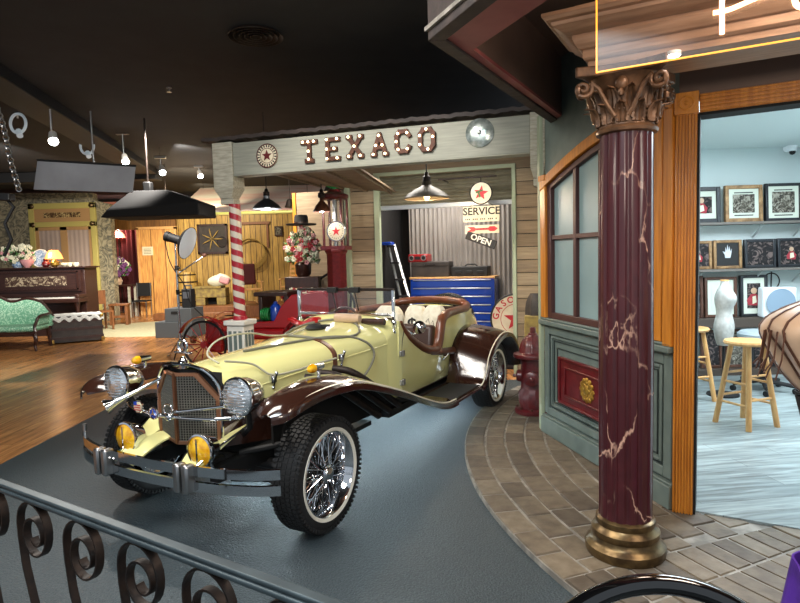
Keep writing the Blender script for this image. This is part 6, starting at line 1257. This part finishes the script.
# stools
def stool():
    t = thing('bar_stool', 'x', 'stool', (0, 0, 0), 0, 'pale pine bar stools'); R_, h = .185, .74
    MB().lathe([(.15, h - .035), (R_ - .01, h - .032), (R_, h - .015), (R_ - .008, h), (0, h - .004)], n=36).build('seat', 'pine', t)
    for i in range(4):
        a = PI / 4 + i * PI / 2; MB().cyl((.12 * math.cos(a), .12 * math.sin(a), h - .03), (.235 * math.cos(a), .235 * math.sin(a), 0), .021, .024, n=12).build('leg', 'pine', t)
    for i in range(4):
        for z in ((.20, .38) if i % 2 else (.25, .45)):
            k = .12 + (.235 - .12) * (h - z) / h; a, b = PI / 4 + i * PI / 2, PI / 4 + (i + 1) * PI / 2; MB().cyl((k * math.cos(a), k * math.sin(a), z), (k * math.cos(b), k * math.sin(b), z), .011, n=8).build('rung', 'pine', t)
    return t
s1 = stool(); place(s1, (2.99, 5.05, P0 + .006), .35); s2 = copy_tree(s1); place(s2, (2.95, 5.98, P0 + .006), .2)
s1['label'] = 'pale pine bar stool nearest the door, standing in full view'; s2['label'] = 'pale pine bar stool half hidden behind the orange door post'
# dress form + office chair
p = at(727, 350, 6.0); t = thing('dress_form', 'pale grey dress form torso on a dark stand behind the nearer stool', 'dress form', (p.x + .02, 6.1, P0 + .006), .9); t.scale = (.78, .78, .86)
def torso(u, v):
    a = 2 * PI * u; w_, d_ = lerpt([(0, .10, .08), (.12, .15, .11), (.3, .165, .125), (.5, .125, .095), (.72, .155, .12), (.85, .14, .09), (.94, .06, .05), (1, .05, .045)], v)
    return (w_ * math.cos(a), d_ * math.sin(a) - .03 * math.exp(-((v - .72) / .1) ** 2) * (1 if math.sin(a) < 0 else 0), .62 + .78 * v)
MB().grid(torso, 28, 28).build('torso', 'form', t, sub=1); MB().lathe([(.055, 1.395), (.05, 1.41), (0, 1.412)], n=16).build('neck_cap', 'pine', t); MB().cyl((0, 0, .04), (0, 0, .66), .018).build('stand_pole', 'black', t); MB().lathe([(.2, 0), (.2, .02), (.03, .05)], n=24).build('stand_base', 'black', t)
p = at(770, 395, 6.2); t = thing('office_chair', 'grey cushioned swivel chair with black star base behind the stools', 'chair', (p.x - .05, 6.25, P0 + .006), .3)
MB().lathe([(0, .56), (.22, .56), (.25, .58), (.25, .62), (.22, .645), (0, .65)], n=32).build('seat', 'fabric', t); MB().cyl((0, 0, .08), (0, 0, .56), .03).build('gas_lift', 'black', t)
for i in range(5):
    a = i * 2 * PI / 5 + .2; MB().cyl((0, 0, .12), (.30 * math.cos(a), .30 * math.sin(a), .08), .028, .02, n=8).build('star_leg', 'black', t); MB().cyl((.30 * math.cos(a) - .015, .30 * math.sin(a), .03), (.30 * math.cos(a) + .015, .30 * math.sin(a), .03), .03, n=14).build('caster', 'black', t)
# box light on shelf with cream bowl, black bag
p = at(781.5, 302, 6.95); t = thing('box_light', 'square white housing with a round cool grey dish on the lower shelf', 'light', (p.x, 7.02, z3), -.1)
MB().b2((-.19, -.05, 0), (.19, .09, .36)).build('housing', 'whitecase', t, bev=.02); MB().lathe([(0, .0), (.06, -.004), (.13, -.018), (.16, -.03), (.165, -.028)], (0, -.05, .18), (0, 1, 0), 40).build('dish', 'lav', t); MB().ball((0, -.065, .18), (.035, .012, .02), 12).build('centre_bulb', 'whitecase', t)
t = thing('hanging_hoop', 'thin dark hoop standing behind the white box light', 'hoop', (p.x + .05, 7.2, z3)); MB().torus((-.02, 0, .42), .10, .008, (0, 1, 0), 32, 6).cyl((-.02, 0, 0), (-.02, 0, .54), .008).build('hoop', 'black', t)
t = thing('security_camera', 'small white dome camera high on the shop wall', 'camera', at(792, 147, 7.2)); MB().cyl((0, .1, .0), (0, 0, 0), .045, n=18).cyl((0, 0, .045), (0, 0, -.05), .06, .05, n=20).build('housing', 'whitecase', t); MB().ball((0, -.01, -.06), .035, 10).build('lens_dome', 'black', t)
# gown at the right edge
gp2 = Vector((2.17, 2.66, P0)); t = thing('satin_gown', 'tan satin ruffled bodice with black ribbon trims on a black stand at the right edge', 'gown', gp2); t.scale = (1, 1, .93)
GT = [(.78, .05, .0), (.86, .20, .3), (.92, .27, .8), (1.02, .34, 1), (1.14, .40, .8), (1.24, .445, .4), (1.30, .42, .1), (1.36, .33, 0), (1.41, .20, 0), (1.43, .06, 0)]
def gw(a, z): r_, k = lerpt(GT, z); return r_ * (1 + .05 * k * math.sin(22 * a + 3 * math.sin(3 * a)) + .03 * math.sin(5 * a))
MB().grid(lambda u, v: (gw(2 * PI * u, .80 + .63 * v) * math.cos(2 * PI * u), gw(2 * PI * u, .80 + .63 * v) * math.sin(2 * PI * u), .80 + .63 * v), 180, 26).build('satin_overskirt', 'tan', t, solid=.006)
for i in range(26):
    a0 = 2 * PI * i / 26; MB().tube([((gw(a0 + .25 * (1 - v / 14), .84 + .585 * v / 14) + .010) * math.cos(a0 + .25 * (1 - v / 14)), (gw(a0 + .25 * (1 - v / 14), .84 + .585 * v / 14) + .010) * math.sin(a0 + .25 * (1 - v / 14)), .84 + .585 * v / 14) for v in range(15)], .009, 5, flat=.5).build('ribbon_trim', 'brnf', t)
for i in range(10):
    a0 = PI * .93 + i * .035; R_ = .455 + (i % 3) * .012; MB().tube([(R_ * math.cos(a0), R_ * math.sin(a0), 1.25), ((R_ + .02) * math.cos(a0 + .02), (R_ + .02) * math.sin(a0 + .02), 1.12), ((R_ + .03 + .01 * (i % 4)) * math.cos(a0), (R_ + .03) * math.sin(a0), 1.02 + .03 * (i % 3))], .0035, 4).build('fringe_strand', 'brnf', t)
MB().grid(lambda u, v: ((.20 + .10 * v + .015 * math.sin(2 * PI * u * 14)) * math.cos(2 * PI * u), (.20 + .10 * v + .015 * math.sin(2 * PI * u * 14)) * math.sin(2 * PI * u), .45 + .45 * v), 120, 6).build('black_lace_underskirt', 'felt', t, solid=.006)
MB().cyl((0, 0, 0), (0, 0, 1.42), .02).lathe([(.2, 0), (.2, .02), (.03, .05)], n=24).build('stand', 'black', t)

# ================================================================ FOREGROUND
RO, RR = Vector((-1.331, 1.893, 0)), math.atan2(-.529, .849)
t = thing('iron_railing', 'wrought iron railing with curled scrolls across the lower left corner', 'railing', RO, RR)
mb = MB(); mb.b2((-.5, -.022, .872), (1.75, .022, .885)); mb.b2((-.5, -.015, .885), (1.75, .015, .897)); mb.build('handrail', 'steel' if False else mat('worn_rail', '3c474b', .45, .3, '303a3e', 12), t, bev=.004)
MB().b2((-.5, -.014, .10), (1.75, .014, .125)).build('bottom_rail', 'iron', t)
for k in range(9):
    cx0 = -.335 + k * .268
    pts = [(cx0 + .06, .125), (cx0 + .03, .30), (cx0 - .02, .5), (cx0 - .068, .64), (cx0 - .083, .74)]
    for i in range(13): a = PI - i * PI / 12; pts.append((cx0 + .084 * math.cos(a), .786 + .080 * math.sin(a)))
    c2 = (cx0 + .012, .765); r_ = .056
    for i in range(1, 34): a = -i * .27; q_ = 1 - i / 36; pts.append((cx0 + .014 * (min(i, 8) / 8) + (.084 - .066 * (1 - q_)) * math.cos(a), .786 - .022 * min(i, 8) / 8 + (.084 - .066 * (1 - q_)) * math.sin(a)))
    MB().tube([(x, 0, z) for x, z in pts], .0165, 4, upv=(0, 1, 0), flat=.26).build('scroll_baluster', 'iron', t)
for x in (-.48, 1.72): MB().b2((x - .018, -.018, 0), (x + .018, .018, .872)).build('post', 'iron', t)
# lacquered chair
ch0 = at(633, 590, 1.30); t = thing('lacquered_chair', 'glossy black curved-back chair at the bottom edge, only its rim showing', 'chair', (ch0.x, 1.22, .0), .12)
zt = at(633, 576, 1.25).z; 
def hoop(rx, rz_, zc, y, r_): return [(rx * math.cos(a), y - .03 * math.cos(2 * a), zc + rz_ * math.sin(a)) for a in [-.25 + i * (PI + .5) / 36 for i in range(37)]]
MB().tube(hoop(.285, .18, zt - .20, .0, .016), .022, 12).build('back_hoop', 'gblack', t); MB().tube(hoop(.225, .125, zt - .20, -.01, .01), .013, 10).build('inner_hoop', 'gblack', t)
MB().tube([(-.275, 0, zt - .24), (-.2, -.02, .46)], .016, 8).build('back_post', 'gblack', t); MB().tube([(.275, 0, zt - .24), (.2, -.02, .46)], .016, 8).build('back_post', 'gblack', t)
MB().lathe([(0, .43), (.2, .43), (.215, .445), (.2, .46), (0, .465)], (0, -.2, 0), n=32).build('seat', 'gblack', t); MB().box((-.06, -.03, zt - .27), (.08, .012, .10)).build('red_splat', 'red', t, bev=.004)
for sx, sy in ((-.15, -.05), (.15, -.05), (-.14, -.34), (.14, -.34)): MB().cyl((sx, sy, .44), (sx * 1.25, sy + (.04 if sy > -.2 else -.04), 0.008), .016, n=10).build('leg', 'gblack', t)
# purple bag
t = thing('purple_bag', 'purple nylon bag with black lining on the pavers at the lower right corner', 'bag', (1.50, 2.02, P0), .5); t.scale = (1, 1, .82)
MB().grid(lambda u, v: ((.20 - .06 * v + .015 * math.sin(6 * PI * u + 4 * v)) * math.copysign(abs(math.cos(2 * PI * u)) ** .7, math.cos(2 * PI * u)), (.13 - .05 * v + .01 * math.sin(8 * PI * u)) * math.sin(2 * PI * u), .50 * v + .03 * math.sin(2 * PI * u) * v), 40, 14).build('bag_body', 'purple', t, solid=.008)
MB().tube(spline([(-.14, -.06, .46), (-.10, -.08, .54), (.02, -.06, .58), (.1, -.04, .5)], 6), .012, 6, flat=.4).build('strap', 'black', t); MB().box((0, 0, .02), (.36, .22, .04)).build('bag_bottom', 'purple', t, bev=.02); MB().box((0, 0, .40), (.22, .12, .06)).build('black_lining', 'black', t, bev=.02)
# neon sign on clear acrylic
np_ = at(597, 72, 2.50); t = thing('neon_sign', 'glowing peach neon script on a clear acrylic panel with a lit orange edge', 'neon sign', np_, RD)
MB().b2((0, -.004, 0), (1.5, .004, .62)).build('acrylic_panel', 'acrylic', t)
MB().b2((-.004, -.005, -.004), (.001, .005, .62)).b2((-.004, -.005, -.004), (1.5, .005, .001)).b2((-.004, -.005, .62), (1.5, .005, .625)).build('lit_edge', 'edge', t)
def onN(px, py):
    x, z = hit(px, py, np_, RD, -.02); return (x, -.02, z - np_.z)
tb = [onN(722, 34), onN(722, 18), onN(722, 2), onN(724, -15), onN(733, -28)]; MB().tube(spline(tb, 6), .0095, 8).build('neon_stroke', 'neonh', t); MB().tube(spline([onN(713, 13), onN(728, 10), onN(745, 3), onN(765, -6)], 6), .0085, 8).build('neon_stroke', 'neonh', t)
MB().tube(spline([onN(794, -12), onN(795, 2), onN(800, 7), onN(808, 5)], 6), .0095, 8).build('neon_stroke', 'neonh', t)
for x in (.12, 1.38): MB().cyl((x, 0, .60), (x, 0, 3.13 - np_.z), .004, n=6).build('hanging_wire', 'dchrome', t)
